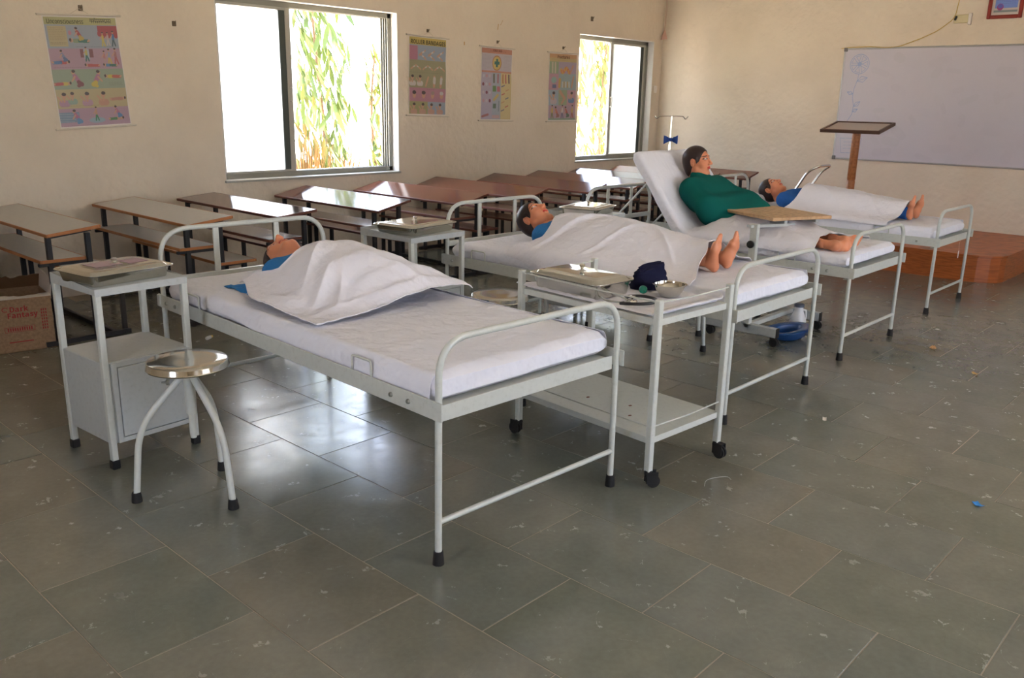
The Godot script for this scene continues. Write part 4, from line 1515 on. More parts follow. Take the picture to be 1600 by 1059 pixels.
func make_locker(label: String, at: Vector3, turn: float, w: float, d: float, h: float) -> void:
	var o := thing("bedside_locker", label, "bedside cabinet", at, turn, "grey metal bedside lockers")
	var e := 0.026
	for sx in [-1, 1]:
		for sz in [-1, 1]:
			var b := Mb.new()
			b.box(Vector3(sx * (w / 2 - e / 2), (h - 0.04) / 2 + 0.01, sz * (d / 2 - e / 2)), Vector3(e, h - 0.05, e), 0.003)
			var leg := obj("leg", b, M.paint, o)
			b = Mb.new()
			b.box(Vector3(sx * (w / 2 - e / 2), 0.02, sz * (d / 2 - e / 2)), Vector3(e + 0.008, 0.04, e + 0.008), 0.004)
			obj("rubber_foot", b, M.rubber, leg)
	var b := Mb.new()
	b.box(Vector3(0, h - 0.022, 0), Vector3(w, 0.003, d), 0.0005)
	b.box(Vector3(0, h - 0.036, d / 2 - 0.001), Vector3(w, 0.03, 0.003), 0.001)
	b.box(Vector3(0, h - 0.012, -d / 2 + 0.001), Vector3(w, 0.024, 0.003), 0.001)
	for s in [-1, 1]:
		var poly := PackedVector2Array([Vector2(-d / 2, h - 0.045), Vector2(d / 2, h - 0.045), Vector2(d / 2, h - 0.022), Vector2(-d / 2, h)])
		b.prism(poly, 0.003, Transform3D(Basis(Vector3.UP, -PI / 2), Vector3(s * (w / 2 - 0.001), 0, 0)))
	obj("tray_top", b, M.paint_grey, o)
	b = Mb.new()
	b.box(Vector3(0, 0.285, 0), Vector3(w - 0.012, 0.35, d - 0.012), 0.003)
	obj("cupboard", b, M.paint_grey, o)
	b = Mb.new()
	var dw := w - 0.1
	for s in [-1, 1]:
		b.box(Vector3(0.008 + s * (dw / 2 + 0.014), 0.285, d / 2 - 0.001), Vector3(0.021, 0.346, 0.012), 0.001)
		b.box(Vector3(0.008, 0.285 + s * (0.15 + 0.013), d / 2 - 0.001), Vector3(dw + 0.008, 0.02, 0.012), 0.001)
	obj("door_frame", b, M.paint_grey, o)
	b = Mb.new()
	b.box(Vector3(0.008, 0.285, d / 2 - 0.001), Vector3(dw, 0.3, 0.012), 0.002)
	var door := obj("door", b, M.paint_grey, o)
	for y in [0.18, 0.27, 0.36]:
		b = Mb.new()
		b.tube([Vector3(-w / 2 + 0.062, y - 0.018, d / 2), Vector3(-w / 2 + 0.062, y + 0.018, d / 2)], 0.004, 7)
		obj("hinge", b, M.bolt, door)
	b = Mb.new()
	b.lathe([Vector2(0.011, -0.002), Vector2(0.011, 0.006), Vector2(0.006, 0.009), Vector2(0, 0.009)], 14, Transform3D(Basis(Vector3.RIGHT, PI / 2), Vector3(w / 2 - 0.07, 0.36, d / 2)))
	obj("lock", b, M.bolt, door)

func build_lockers() -> void:
	make_locker("grey metal locker beside the front stool, lidded steel tray on top", Vector3(1.515, 0, -3.665), deg_to_rad(4.0), 0.40, 0.38, 0.79)
	make_tray("lidded steel tray with pinkish stickers on the locker by the front stool", Vector3(1.49, 0.7705, -3.64), deg_to_rad(9.0), 0.36, 0.27, true)
	make_locker("grey metal locker between the nearest bed and the next bed", Vector3(3.35, 0, -3.89), deg_to_rad(3.0), 0.44, 0.43, 0.79)
	make_tray("lidded steel tray on the locker between the nearest bed and the next bed", Vector3(3.345, 0.7705, -3.86), deg_to_rad(9.0), 0.39, 0.3)
	make_locker("grey metal locker beside the manikin whose head rests next to the raised backrest", Vector3(4.87, 0, -3.78), deg_to_rad(3.0), 0.40, 0.40, 0.79)
	make_tray("lidded steel tray shining on the locker left of the raised backrest", Vector3(4.84, 0.7705, -3.74), deg_to_rad(14.0), 0.36, 0.27)
	make_locker("grey metal locker half hidden between the raised bed and the farthest bed", Vector3(6.64, 0, -3.78), deg_to_rad(0.0), 0.38, 0.38, 0.79)
	make_tray("lidded steel tray behind the green wrap, on the half hidden locker", Vector3(6.64, 0.7705, -3.76), deg_to_rad(5.0), 0.3, 0.24)

# ---------------------------------------------------------------- stools
func make_stool(label: String, at: Vector3, turn: float, h: float) -> void:
	var o := thing("revolving_stool", label, "stool", at, turn, "revolving stools with round steel seats")
	var b := Mb.new()
	b.lathe([Vector2(0, -0.032), Vector2(0.14, -0.032), Vector2(0.1515, -0.03), Vector2(0.153, -0.026), Vector2(0.1505, -0.022), Vector2(0.149, -0.006), Vector2(0.1465, -0.002), Vector2(0.142, 0.0), Vector2(0.09, -0.001), Vector2(0, -0.0025)], 48, Transform3D(Basis.IDENTITY, Vector3(0, h, 0)))
	obj("seat", b, M.steel, o)
	b = Mb.new()
	b.lathe([Vector2(0, 0), Vector2(0.011, 0), Vector2(0.013, 0.02), Vector2(0.013, 0.1), Vector2(0.02, 0.1), Vector2(0.022, 0.26), Vector2(0.03, 0.275), Vector2(0.06, 0.285), Vector2(0, 0.29)], 16, Transform3D(Basis.IDENTITY, Vector3(0, h - 0.318, 0)))
	obj("screw_post", b, M.paint, o)
	b = Mb.new()
	b.lathe([Vector2(0, 0), Vector2(0.012, 0), Vector2(0.013, 0.012), Vector2(0.005, 0.016), Vector2(0.004, 0.03)], 12, Transform3D(Basis(Vector3(0, 0, 1), PI / 2 * 1.0).rotated(Vector3.UP, 0.9), Vector3(-0.05, h - 0.09, 0.05)))
	obj("clamp_knob", b, M.bolt, o)
	for k in 3:
		var an := TAU * k / 3.0
		var u := Vector3(cos(an), 0, sin(an))
		b = Mb.new()
		b.tube(fil([u * 0.012 + Vector3(0, h - 0.052, 0), u * 0.192 + Vector3(0, h - 0.25, 0), u * 0.224 + Vector3(0, 0.01, 0)], 0.1, 7), 0.0125, 12)
		var leg := obj("leg", b, M.paint, o)
		b = Mb.new()
		b.lathe([Vector2(0, 0), Vector2(0.0205, 0), Vector2(0.0205, 0.005), Vector2(0.0175, 0.036), Vector2(0.014, 0.041)], 14, Transform3D(Basis.IDENTITY, u * 0.2235))
		obj("rubber_foot", b, M.rubber, leg)

func build_stools() -> void:
	# turns are read off the feet in the photograph
	make_stool("revolving steel topped stool in front of the tray locker, standing clear in the foreground", Vector3(1.472, 0, -3.022), -atan2(0.23, 0.027) , 0.553)
	make_stool("revolving steel topped stool behind the nearest bed's foot, left of the trolley", Vector3(3.2, 0, -3.03), -atan2(0.196, -0.041), 0.55)
	make_stool("revolving stool whose legs show beyond the trolley, under the second bed", Vector3(4.837, 0, -2.893), -atan2(0.213, -0.097), 0.55)

# ---------------------------------------------------------------- trolley and what stands on it
func build_trolley() -> void:
	var t := thing("instrument_trolley", "white two shelf trolley on black casters between the two front beds", "trolley", Vector3(3.063, 0, -2.156), deg_to_rad(-4.0))
	var w := 0.49
	var d := 0.77
	var e := 0.028
	for sx in [-1, 1]:
		for sz in [-1, 1]:
			var p := Vector3(sx * (w / 2), 0, sz * (d / 2))
			var b := Mb.new()
			b.box(p + Vector3(0, 0.43, 0), Vector3(e, 0.72, e), 0.003)
			var post := obj("post", b, M.paint, t)
			b = Mb.new()
			var sp: float = 0.5 * sx + 1.1 * sz
			var off := Vector3(cos(sp), 0, sin(sp)) * 0.022
			b.tube([p + Vector3(0, 0.056, 0), p + Vector3(0, 0.075, 0)], 0.016, 12)
			for s in [-1, 1]:
				var ax := Vector3(-sin(sp), 0, cos(sp))
				b.box(Vector3.ZERO, Vector3(0.05, 0.05, 0.004), 0.001, Transform3D(Basis(Vector3.UP, -sp), p + off * 0.7 + ax * 0.015 * s + Vector3(0, 0.045, 0)))
			b.box(Vector3.ZERO, Vector3(0.044, 0.008, 0.034), 0.001, Transform3D(Basis(Vector3.UP, -sp), p + off * 0.5 + Vector3(0, 0.062, 0)))
			var cst := obj("caster", b, M.rubber, post)
			b = Mb.new()
			for s in [-1, 1]:
				b.lathe([Vector2(0, -0.005), Vector2(0.02, -0.0055), Vector2(0.028, -0.0045), Vector2(0.0285, 0.0), Vector2(0.028, 0.0045), Vector2(0.02, 0.0055), Vector2(0, 0.005)], 24, Transform3D(Basis(Vector3.UP, -sp) * Basis(Vector3.RIGHT, PI / 2), p + off + Vector3(0, 0.0285, 0) + Vector3(-sin(sp), 0, cos(sp)) * 0.0085 * s))
			cst.mesh = join(cst.mesh, b)
	for y in [0.2, 0.695]:
		var b := Mb.new()
		b.box(Vector3(0, y + 0.012, 0), Vector3(w - 0.004, 0.003, d - 0.004), 0.0005)
		for s in [-1, 1]:
			b.box(Vector3(s * (w / 2 - 0.002), y, 0), Vector3(0.003, 0.027, d - e), 0.001)
			b.box(Vector3(0, y, s * (d / 2 - 0.002)), Vector3(w - e, 0.027, 0.003), 0.001)
		obj("shelf", b, M.paint, t)
	for y in [0.262, 0.778]:
		for q in [[Vector3(-w / 2, y, -d / 2), Vector3(-w / 2, y, d / 2)], [Vector3(-w / 2, y, d / 2), Vector3(w / 2, y, d / 2)], [Vector3(-w / 2, y, -d / 2), Vector3(w / 2, y, -d / 2)]]:
			var b := Mb.new()
			var m: Vector3 = (q[0] + q[1]) / 2 + Vector3(0.004, -0.004, 0.003)
			b.tube([q[0], q[0].lerp(m, 0.6), m, q[1].lerp(m, 0.6), q[1]], 0.0034, 7)
			obj("guard_rod", b, M.paint, t)
	for q in [Vector3(-0.06, 0.2155, -0.12), Vector3(0.0, 0.2155, 0.08), Vector3(-0.1, 0.2155, 0.16)]:
		var b := Mb.new()
		b.lathe([Vector2(0, 0.0002), Vector2(0.008, 0.0002), Vector2(0.009, -0.001)], 9, Transform3D(Basis.from_scale(Vector3(1.2, 1, 0.8)), q - Vector3(0, 0.0015, 0)))
		obj("rust_chip", b, mat(c8(116, 66, 42), 0.9), t)
	# white cloth spread on the upper shelf
	var P := []
	for a in 41:
		var row := PackedVector3Array()
		for c in 57:
			var u := a / 40.0 * 2 - 1
			var v := c / 56.0 * 2 - 1
			var x := u * (w / 2 - 0.012)
			var z := v * (d / 2 - 0.012)
			var y := 0.7145 + 0.003 * nz1.get_noise_2d(x * 9, z * 7) + 0.002
			var eu := maxf(0.0, absf(u) - 0.9) / 0.1
			var ev := maxf(0.0, v - 0.93) / 0.07
			y += 0.014 * sin(PI * eu) * (0.6 + 0.4 * nz1.get_noise_1d(z * 12)) + 0.024 * sin(PI * ev * 0.8)
			if v < -0.9 and u < -0.3:
				var k := (-0.9 - v) * 10.0 * (-0.3 - u) / 0.7
				z -= 0.03 * k
				x -= 0.03 * k
				y += 0.016 * k
			row.append(Vector3(x, y, z))
		P.append(row)
	var b := Mb.new()
	b.cloth(P, 0.003)
	var o := obj("trolley_cloth", b, M.linen)
	o.transform = t.transform
	tag(o, "white cloth lining the upper shelf of the trolley", "cloth")
	make_tray("large lidded steel tray on the white cloth of the trolley", Vector3(2.965, 0.7205, -2.31), deg_to_rad(86.0), 0.385, 0.245, false, 1.35)
	# bowl
	b = Mb.new()
	b.lathe([Vector2(0, 0.0), Vector2(0.036, 0.0), Vector2(0.042, 0.003), Vector2(0.058, 0.026), Vector2(0.065, 0.044), Vector2(0.067, 0.05), Vector2(0.074, 0.052), Vector2(0.0755, 0.0535), Vector2(0.074, 0.0548), Vector2(0.065, 0.0535), Vector2(0.063, 0.044), Vector2(0.056, 0.027), Vector2(0.04, 0.005), Vector2(0, 0.004)], 40)
	o = obj("steel_bowl", b, M.steel)
	o.position = Vector3(3.155, 0.72, -1.975)
	tag(o, "small stainless steel bowl on the trolley beside the stethoscope", "bowl")
	# folded dark cuff
	b = Mb.new()
	var rings := []
	for k in 15:
		var u := k / 14.0
		var ring := PackedVector3Array()
		for j in 28:
			var an := TAU * j / 28.0
			var ex := 0.085 * signf(cos(an)) * pow(absf(cos(an)), 0.7) * (1.0 - 0.36 * u * u)
			var ez := 0.05 * signf(sin(an)) * pow(absf(sin(an)), 0.8) * (1.0 - 0.55 * u)
			var y := 0.1 * u * (1 + 0.22 * cos(an * 1.0 + 0.6) * u)
			var nzv := nz1.get_noise_3d(cos(an) * 3, u * 4, sin(an) * 3) * 0.014
			ring.append(Vector3(ex + nzv, maxf(y + nzv * u * 0.6, 0.0), ez + nzv))
		rings.append(ring)
	b.skin(rings)
	o = obj("pressure_cuff", b, M.navy)
	o.position = Vector3(3.23, 0.7195, -2.13)
	o.rotation.y = deg_to_rad(-42)
	tag(o, "crumpled navy cloth cuff on the trolley behind the steel bowl", "cuff")
	b = Mb.new()
	b.lathe([Vector2(0, 0), Vector2(0.009, 0.002), Vector2(0.016, 0.009), Vector2(0.0185, 0.018), Vector2(0.016, 0.028), Vector2(0.009, 0.035), Vector2(0.005, 0.037), Vector2(0.0045, 0.046), Vector2(0, 0.046)], 20)
	o = obj("rubber_bulb", b, M.green_ball)
	o.position = Vector3(3.122, 0.741, -2.095)
	o.rotation.z = 1.75
	o.rotation.y = 0.9
	tag(o, "green rubber bulb lying against the navy cuff on the trolley", "bulb")
	# stethoscope
	var s := thing("stethoscope", "black stethoscope coiled at the front edge of the trolley cloth", "stethoscope", Vector3(2.95, 0.7245, -2.05))
	var pt := func(x: float, z: float) -> Vector3: return Vector3(x - 2.95, 0.004 + 0.004 * absf(sin(x * 40 + z * 30)), z + 2.05)
	b = Mb.new()
	b.tube(fil([pt.call(2.944, -2.165), pt.call(2.886, -2.15), pt.call(2.83, -2.069), pt.call(2.858, -1.995), pt.call(2.905, -2.005)], 0.05, 6), 0.004, 8)
	obj("ear_tube", b, M.bolt, s)
	b = Mb.new()
	b.tube(fil([pt.call(2.952, -2.15), pt.call(2.955, -2.1), pt.call(2.93, -2.05), pt.call(2.908, -2.005)], 0.04, 5), 0.004, 8)
	obj("ear_tube", b, M.bolt, s)
	for q in [[2.944, -2.165], [2.952, -2.15]]:
		b = Mb.new()
		b.lathe([Vector2(0, -0.006), Vector2(0.005, -0.004), Vector2(0.0062, 0.002), Vector2(0.003, 0.008)], 12, Transform3D(Basis(Vector3.RIGHT, 0.7), pt.call(q[0], q[1]) + Vector3(0, 0.003, 0)))
		obj("ear_tip", b, M.black_glossy, s)
	b = Mb.new()
	b.tube(fil([pt.call(2.858, -2.0), pt.call(2.842, -2.015), pt.call(2.887, -1.939), pt.call(2.958, -1.905), pt.call(3.03, -1.96), pt.call(3.03, -2.04), pt.call(2.965, -2.075), pt.call(2.925, -2.035)], 0.05, 7), 0.0066, 10)
	obj("rubber_tube", b, M.black_glossy, s)
	b = Mb.new()
	b.lathe([Vector2(0, 0), Vector2(0.021, 0), Vector2(0.0225, 0.003), Vector2(0.02, 0.008), Vector2(0.009, 0.011), Vector2(0.009, 0.02), Vector2(0.014, 0.022), Vector2(0.014, 0.026), Vector2(0, 0.027)], 24, Transform3D(Basis.IDENTITY, Vector3(-0.03, 0, 0.045)))
	obj("chest_piece", b, M.chrome, s)

func join(m: Mesh, b: Mb) -> ArrayMesh:
	var a := m.surface_get_arrays(0)
	var j := Mb.new()
	j.v = a[Mesh.ARRAY_VERTEX]
	j.n = a[Mesh.ARRAY_NORMAL]
	j.c = a[Mesh.ARRAY_COLOR]
	j.v.append_array(b.v); j.n.append_array(b.n); j.c.append_array(b.c)
	return j.mesh()

# ---------------------------------------------------------------- overbed table, and the pans under it
func build_overbed() -> void:
	var t := thing("overbed_table", "overbed table with a tan board on one post, between the second and the raised bed", "table", Vector3(5.51, 0, -2.67))
	var b := Mb.new()
	var B := Basis(Vector3.UP, deg_to_rad(-24.0))
	var top := Transform3D(B, Vector3(0.055, 0.82, -0.03))
	b.box(Vector3.ZERO, Vector3(0.49, 0.021, 0.58), 0.003, top)
	obj("board", b, M.board_tan, t)
	b = Mb.new()
	for s in [-1, 1]: b.box(Vector3(0.03 + s * 0.13, -0.024, 0.03), Vector3(0.026, 0.026, 0.44), 0.003, top)
	b.box(Vector3(-0.2, -0.046, 0.225), Vector3(0.36, 0.02, 0.045), 0.003, top)
	obj("board_frame", b, M.paint_grey, t)
	b = Mb.new()
	b.box(Vector3(-0.352, 0.59, 0.05), Vector3(0.036, 0.4, 0.05), 0.003)
	b.box(Vector3(-0.352, 0.31, 0.05), Vector3(0.045, 0.36, 0.06), 0.003)
	obj("column", b, M.paint, t)
	b = Mb.new()
	b.lathe([Vector2(0.006, -0.02), Vector2(0.006, 0.0), Vector2(0.024, 0.002), Vector2(0.026, 0.01), Vector2(0.024, 0.018), Vector2(0, 0.02)], 10, Transform3D(Basis(Vector3(0, 0, 1), PI / 2), Vector3(-0.385, 0.66, 0.05)))
	obj("clamp_knob", b, M.rubber, t)
	for s in [-1, 1]:
		b = Mb.new()
		b.box(Vector3(s * 0.33, 0.095, 0), Vector3(0.04, 0.062, 0.53), 0.003)
		var bar := obj("base_bar", b, M.paint_grey, t)
		for k in [-1, 1]:
			b = Mb.new()
			b.box(Vector3(s * 0.33, 0.095, k * 0.267), Vector3(0.041, 0.063, 0.006), 0.001)
			obj("end_cap", b, M.rubber, bar)
			b = Mb.new()
			for m in [-1, 1]:
				b.lathe([Vector2(0, -0.008), Vector2(0.026, -0.008), Vector2(0.03, -0.004), Vector2(0.03, 0.004), Vector2(0.026, 0.008), Vector2(0, 0.008)], 20, Transform3D(Basis(Vector3(0, 0, 1), PI / 2), Vector3(s * 0.33 + m * 0.011, 0.03, k * 0.235 + 0.014)))
			b.box(Vector3(s * 0.33, 0.052, k * 0.235), Vector3(0.022, 0.026, 0.03), 0.002)
			obj("caster", b, M.rubber, bar)
	b = Mb.new()
	b.box(Vector3(-0.02, 0.11, 0.05), Vector3(0.66, 0.03, 0.04), 0.003)
	obj("cross_bar", b, M.paint, t)
	# bedpan
	b = Mb.new()
	var rings := []
	var rr := PackedVector3Array()
	for q in [[0.0, 0.0], [0.6, 0.0], [0.78, 0.02], [0.92, 0.055], [1.02, 0.066], [1.03, 0.073], [0.9, 0.076], [0.62, 0.074], [0.55, 0.066], [0.5, 0.03], [0.0, 0.012]]:
		rr = PackedVector3Array()
		for k in 36:
			var an := TAU * k / 36.0
			rr.append(Vector3(cos(an) * 0.165 * q[0] * (1.0 + 0.12 * cos(an)), q[1] * (1.0 + 0.25 * cos(an)), sin(an) * 0.125 * q[0]))
		rings.append(rr)
	b.skin(rings, true, false, false)
	var o := obj("bedpan", b, M.blue_plastic)
	o.position = Vector3(5.44, 0.001, -2.46)
	o.rotation.y = deg_to_rad(-25)
	tag(o, "shallow blue plastic bedpan on the floor under the overbed table", "bedpan")
	var u := thing("urinal_bottle", "white plastic urinal bottle standing on the floor behind the blue bedpan", "bottle", Vector3(5.69, 0.001, -2.5))
	b = Mb.new()
	b.lathe([Vector2(0, 0), Vector2(0.056, 0), Vector2(0.063, 0.008), Vector2(0.06, 0.05), Vector2(0.05, 0.1), Vector2(0.034, 0.138), Vector2(0.029, 0.152), Vector2(0.029, 0.178), Vector2(0.033, 0.18), Vector2(0.033, 0.186), Vector2(0.026, 0.187)], 28)
	obj("body", b, M.bottle, u)
	b = Mb.new()
	b.lathe([Vector2(0, 0.196), Vector2(0.03, 0.196), Vector2(0.0345, 0.193), Vector2(0.0345, 0.176), Vector2(0.03, 0.175)], 24)
	obj("cap", b, mat(c8(92, 96, 108), 0.5), u)
	b = Mb.new()
	b.tube(fil([Vector3(0.03, 0.15, 0.012), Vector3(0.072, 0.145, 0.02), Vector3(0.078, 0.08, 0.022), Vector3(0.052, 0.06, 0.014)], 0.025, 5), 0.007, 8)
	obj("handle", b, M.bottle, u)

# ---------------------------------------------------------------- desks with fixed benches along the window wall
func make_desk(label: String, xl: float, xr: float, yl: float, z0: float, z1: float, style: String) -> void:
	var cx := (xl + xr) / 2
	var cz := (z0 + z1) / 2
	var L := absf(z1 - z0)
	var w := xr - xl
	var t := thing("school_desk", label, "desk", Vector3(cx, 0, cz), 0, "school desks with fixed benches by the windows")
	var yr := 0.735
	var a := atan2(yr - yl, w)
	var sl := sqrt(w * w + (yr - yl) * (yr - yl))
	var top: Material = M["laminate" if style == "grey" else ("wood_dark" if style == "dark" else "wood_brown")]
	var edge: Material = M.edge_tan if style == "grey" else M.edge_brown
	var tx := Transform3D(Basis(Vector3(0, 0, 1), a), Vector3(0, (yl + yr) / 2 - 0.004, 0))
	var plank := func(x: float, y: float, pw: float, pl: float, xf: Transform3D, called: String) -> void:
		var b := Mb.new()
		b.box(Vector3(x, y, 0), Vector3(pw - 0.01, 0.019, pl - 0.01), 0.001, xf)
		var o := obj(called, b, top, t)
		b = Mb.new()
		for s in [-1, 1]:
			b.box(Vector3(x + s * (pw / 2 - 0.0045), y, 0), Vector3(0.009, 0.0195, pl), 0.003, xf)
			b.box(Vector3(x, y, s * (pl / 2 - 0.0045)), Vector3(pw - 0.018, 0.0195, 0.009), 0.003, xf)
		obj("edge_band", b, edge, o)
	plank.call(0.0, 0.0, sl, L, tx, "desktop")
	plank.call(-w / 2 + 0.11, 0.532, 0.27, L - 0.16, Transform3D.IDENTITY, "shelf")
	plank.call(w / 2 + 0.06, 0.405, 0.28, L - 0.14, Transform3D.IDENTITY, "seat")
	var zf := L / 2 - 0.1
	for s in [-1, 1]:
		for q in [[-w / 2 + 0.04, yl + 0.0], [w / 2 - 0.05, yr - 0.035]]:
			var b := Mb.new()
			b.box(Vector3(q[0], (q[1] - 0.015) / 2, s * zf), Vector3(0.03, q[1] - 0.015, 0.03), 0.002)
			obj("leg", b, M.black_paint, t)
		for x in [w / 2 - 0.02, w / 2 + 0.15]:
			var b := Mb.new()
			b.box(Vector3(x, 0.195, s * (zf - 0.06)), Vector3(0.028, 0.39, 0.028), 0.002)
			obj("leg", b, M.black_paint, t)
		for q in [["base_rail", Vector3(0.06, 0.022, s * zf), Vector3(w + 0.2, 0.03, 0.03)], ["shelf_rail", Vector3(-w / 2 + 0.11, 0.512, s * zf), Vector3(w - 0.04, 0.02, 0.024)], ["seat_rail", Vector3(w / 2 + 0.065, 0.383, s * (zf - 0.06)), Vector3(0.2, 0.024, 0.024)], ["top_rail", Vector3(0, -0.022, s * zf), Vector3(sl - 0.06, 0.024, 0.024)]]:
			var b := Mb.new()
			b.box(q[1], q[2], 0.002, tx if q[0] == "top_rail" else Transform3D.IDENTITY)
			obj(q[0], b, M.black_paint, t)
	for q in [["top_rail", Vector3(0, -0.022, 0), Vector3(0.024, 0.022, L - 0.2)], ["seat_rail", Vector3(w / 2 + 0.065, 0.383, 0), Vector3(0.024, 0.022, L - 0.3)], ["shelf_rail", Vector3(-w / 2 + 0.11, 0.512, 0), Vector3(0.024, 0.02, L - 0.2)], ["base_rail", Vector3(w / 2 + 0.065, 0.022, 0), Vector3(0.028, 0.028, L - 0.2)]]:
		var b := Mb.new()
		b.box(q[1], q[2], 0.002, tx if q[0] == "top_rail" else Transform3D.IDENTITY)
		obj(q[0], b, M.black_paint, t)

func build_desks() -> void:
	make_desk("school desk at the frame's left edge, only its bench end showing beside the cardboard box", 0.92, 1.28, 0.70, -5.3, -6.8, "grey")
	make_desk("grey topped school desk with tan edge under the unconsciousness poster, above the cardboard box", 1.85, 2.17, 0.70, -5.44, -6.85, "grey")
	make_desk("grey topped school desk with tan edge between the poster and the wide window", 2.67, 3.0, 0.698, -5.33, -6.82, "grey")
	make_desk("dark brown glossy school desk below the frosted half of the wide window", 3.31, 3.64, 0.705, -5.28, -6.75, "dark")
	make_desk("dark brown school desk mirroring the wide window, its whole top white with glare", 4.26, 4.6, 0.665, -5.36, -6.83, "dark")
	make_desk("brown school desk with one glaring patch, below the roller bandage poster", 5.13, 5.46, 0.66, -5.32, -6.83, "brown")
	make_desk("plain brown school desk below the poster with the green cross", 5.95, 6.24, 0.66, -5.3, -6.86, "brown")
	make_desk("brown school desk below the fractures poster, corner over the tray locker", 6.82, 7.1, 0.665, -5.26, -6.84, "brown")
	make_desk("brown school desk mostly hidden behind the desk below the fractures poster", 7.56, 7.86, 0.66, -5.26, -6.84, "brown")
	make_desk("dark school desk glaring white below the corner window", 8.25, 8.58, 0.66, -5.3, -6.8, "dark")
	make_desk("brown school desk beyond the glaring one, behind the raised backrest", 9.12, 9.42, 0.66, -5.3, -6.8, "brown")
	make_desk("last brown school desk in the corner, right of the green wrapped manikin", 9.78, 10.08, 0.66, -5.14, -6.6, "brown")

# ---------------------------------------------------------------- flat print
func ell(im: Image, cx: float, cy: float, rx: float, ry: float, c: Color) -> void:
	for y in range(maxi(0, int(cy - ry)), mini(im.get_height(), int(cy + ry) + 1)):
		var k := 1.0 - pow((y - cy) / ry, 2)
		if k < 0: continue
		var h := rx * sqrt(k)
		im.fill_rect(Rect2i(int(cx - h), y, maxi(1, int(2 * h)), 1), c)
func line(im: Image, p: Vector2, q: Vector2, r: float, c: Color) -> void:
	var n := int((q - p).length() / maxf(r * 0.6, 0.7)) + 1
	for i in n + 1:
		var m := p.lerp(q, i / float(n))
		if r < 1.0: im.fill_rect(Rect2i(int(m.x), int(m.y), 1, 1), c)
		else: ell(im, m.x, m.y, r, r, c)
const FLESH := Color(0.86, 0.6, 0.46)
const INK := Color(0.16, 0.12, 0.12)
func folk(im: Image, at: Vector2, s: float, pose: String, shirt: Color, legs: Color, flip := 1.0) -> void:
	var f := func(x: float, y: float) -> Vector2: return at + Vector2(x * flip, y) * s
	match pose:
		"lie":
			line(im, f.call(-6, 0), f.call(0, 0), 2.6 * s, shirt)
			line(im, f.call(1, 0), f.call(13, 0.5), 2.2 * s, legs)
			line(im, f.call(13, 0.5), f.call(15, -0.5), 1.3 * s, FLESH)
			ell(im, f.call(-10.5, -0.5).x, f.call(-10.5, -0.5).y, 2.6 * s, 2.6 * s, FLESH)
			ell(im, f.call(-12, -1).x, f.call(-12, -1).y, 1.8 * s, 2.2 * s, INK)
		"kneel":
			line(im, f.call(0, -2), f.call(-5, -9), 3.4 * s, shirt)
			line(im, f.call(0, 0), f.call(5, 3), 3.2 * s, legs)
			line(im, f.call(5, 3), f.call(-1, 5), 2.4 * s, legs)
			line(im, f.call(-5, -8), f.call(-10, -2), 1.4 * s, FLESH)
			ell(im, f.call(-7, -14).x, f.call(-7, -14).y, 2.8 * s, 3 * s, FLESH)
			ell(im, f.call(-6, -15.6).x, f.call(-6, -15.6).y, 3 * s, 2.2 * s, INK)
		"stand":
			line(im, f.call(0, -4), f.call(0, -12), 3.0 * s, shirt)
			line(im, f.call(-1, -2), f.call(-3, 8), 1.7 * s, legs)
			line(im, f.call(1, -2), f.call(4, 8), 1.7 * s, legs)
			line(im, f.call(-2, -12), f.call(-7, -6), 1.2 * s, FLESH)
			ell(im, f.call(0, -18).x, f.call(0, -18).y, 2.4 * s, 2.7 * s, FLESH)
			ell(im, f.call(0, -19.6).x, f.call(0, -19.6).y, 2.5 * s, 1.6 * s, INK)
		"bust":
			line(im, f.call(-4, 6), f.call(4, 6), 4.6 * s, shirt)
			line(im, f.call(0, 3), f.call(0, 0), 1.6 * s, FLESH)
			ell(im, f.call(0, -4).x, f.call(0, -4).y, 3.4 * s, 4.0 * s, FLESH)
			ell(im, f.call(0.8, -6.8).x, f.call(0.8, -6.8).y, 3.5 * s, 2.4 * s, INK)
			line(im, f.call(-4, 3), f.call(-9, -3), 1.3 * s, FLESH)
		"arm":
			line(im, f.call(-6, 3), f.call(2, -2), 1.9 * s, FLESH)
			line(im, f.call(2, -2), f.call(7, -4), 1.5 * s, Color(0.88, 0.85, 0.84))
			line(im, f.call(7, -4), f.call(9, -6), 1.3 * s, FLESH)
func words(im: Image, x: int, y: int, w: int, rows: int, c: Color, gap := 4) -> void:
	for k in rows:
		var px := x
		while px < x + w - 4:
			var n := rng.randi_range(3, 9)
			im.fill_rect(Rect2i(px, y + k * gap, mini(n, x + w - px), 1), c)
			px += n + 2
func unprinted(b: Mb, w: float, h: float) -> void:   # flat print coordinates
	b.uv.resize(b.v.size())
	for i in b.v.size(): b.uv[i] = Vector2(b.v[i].x / w + 0.5, -b.v[i].y / h)

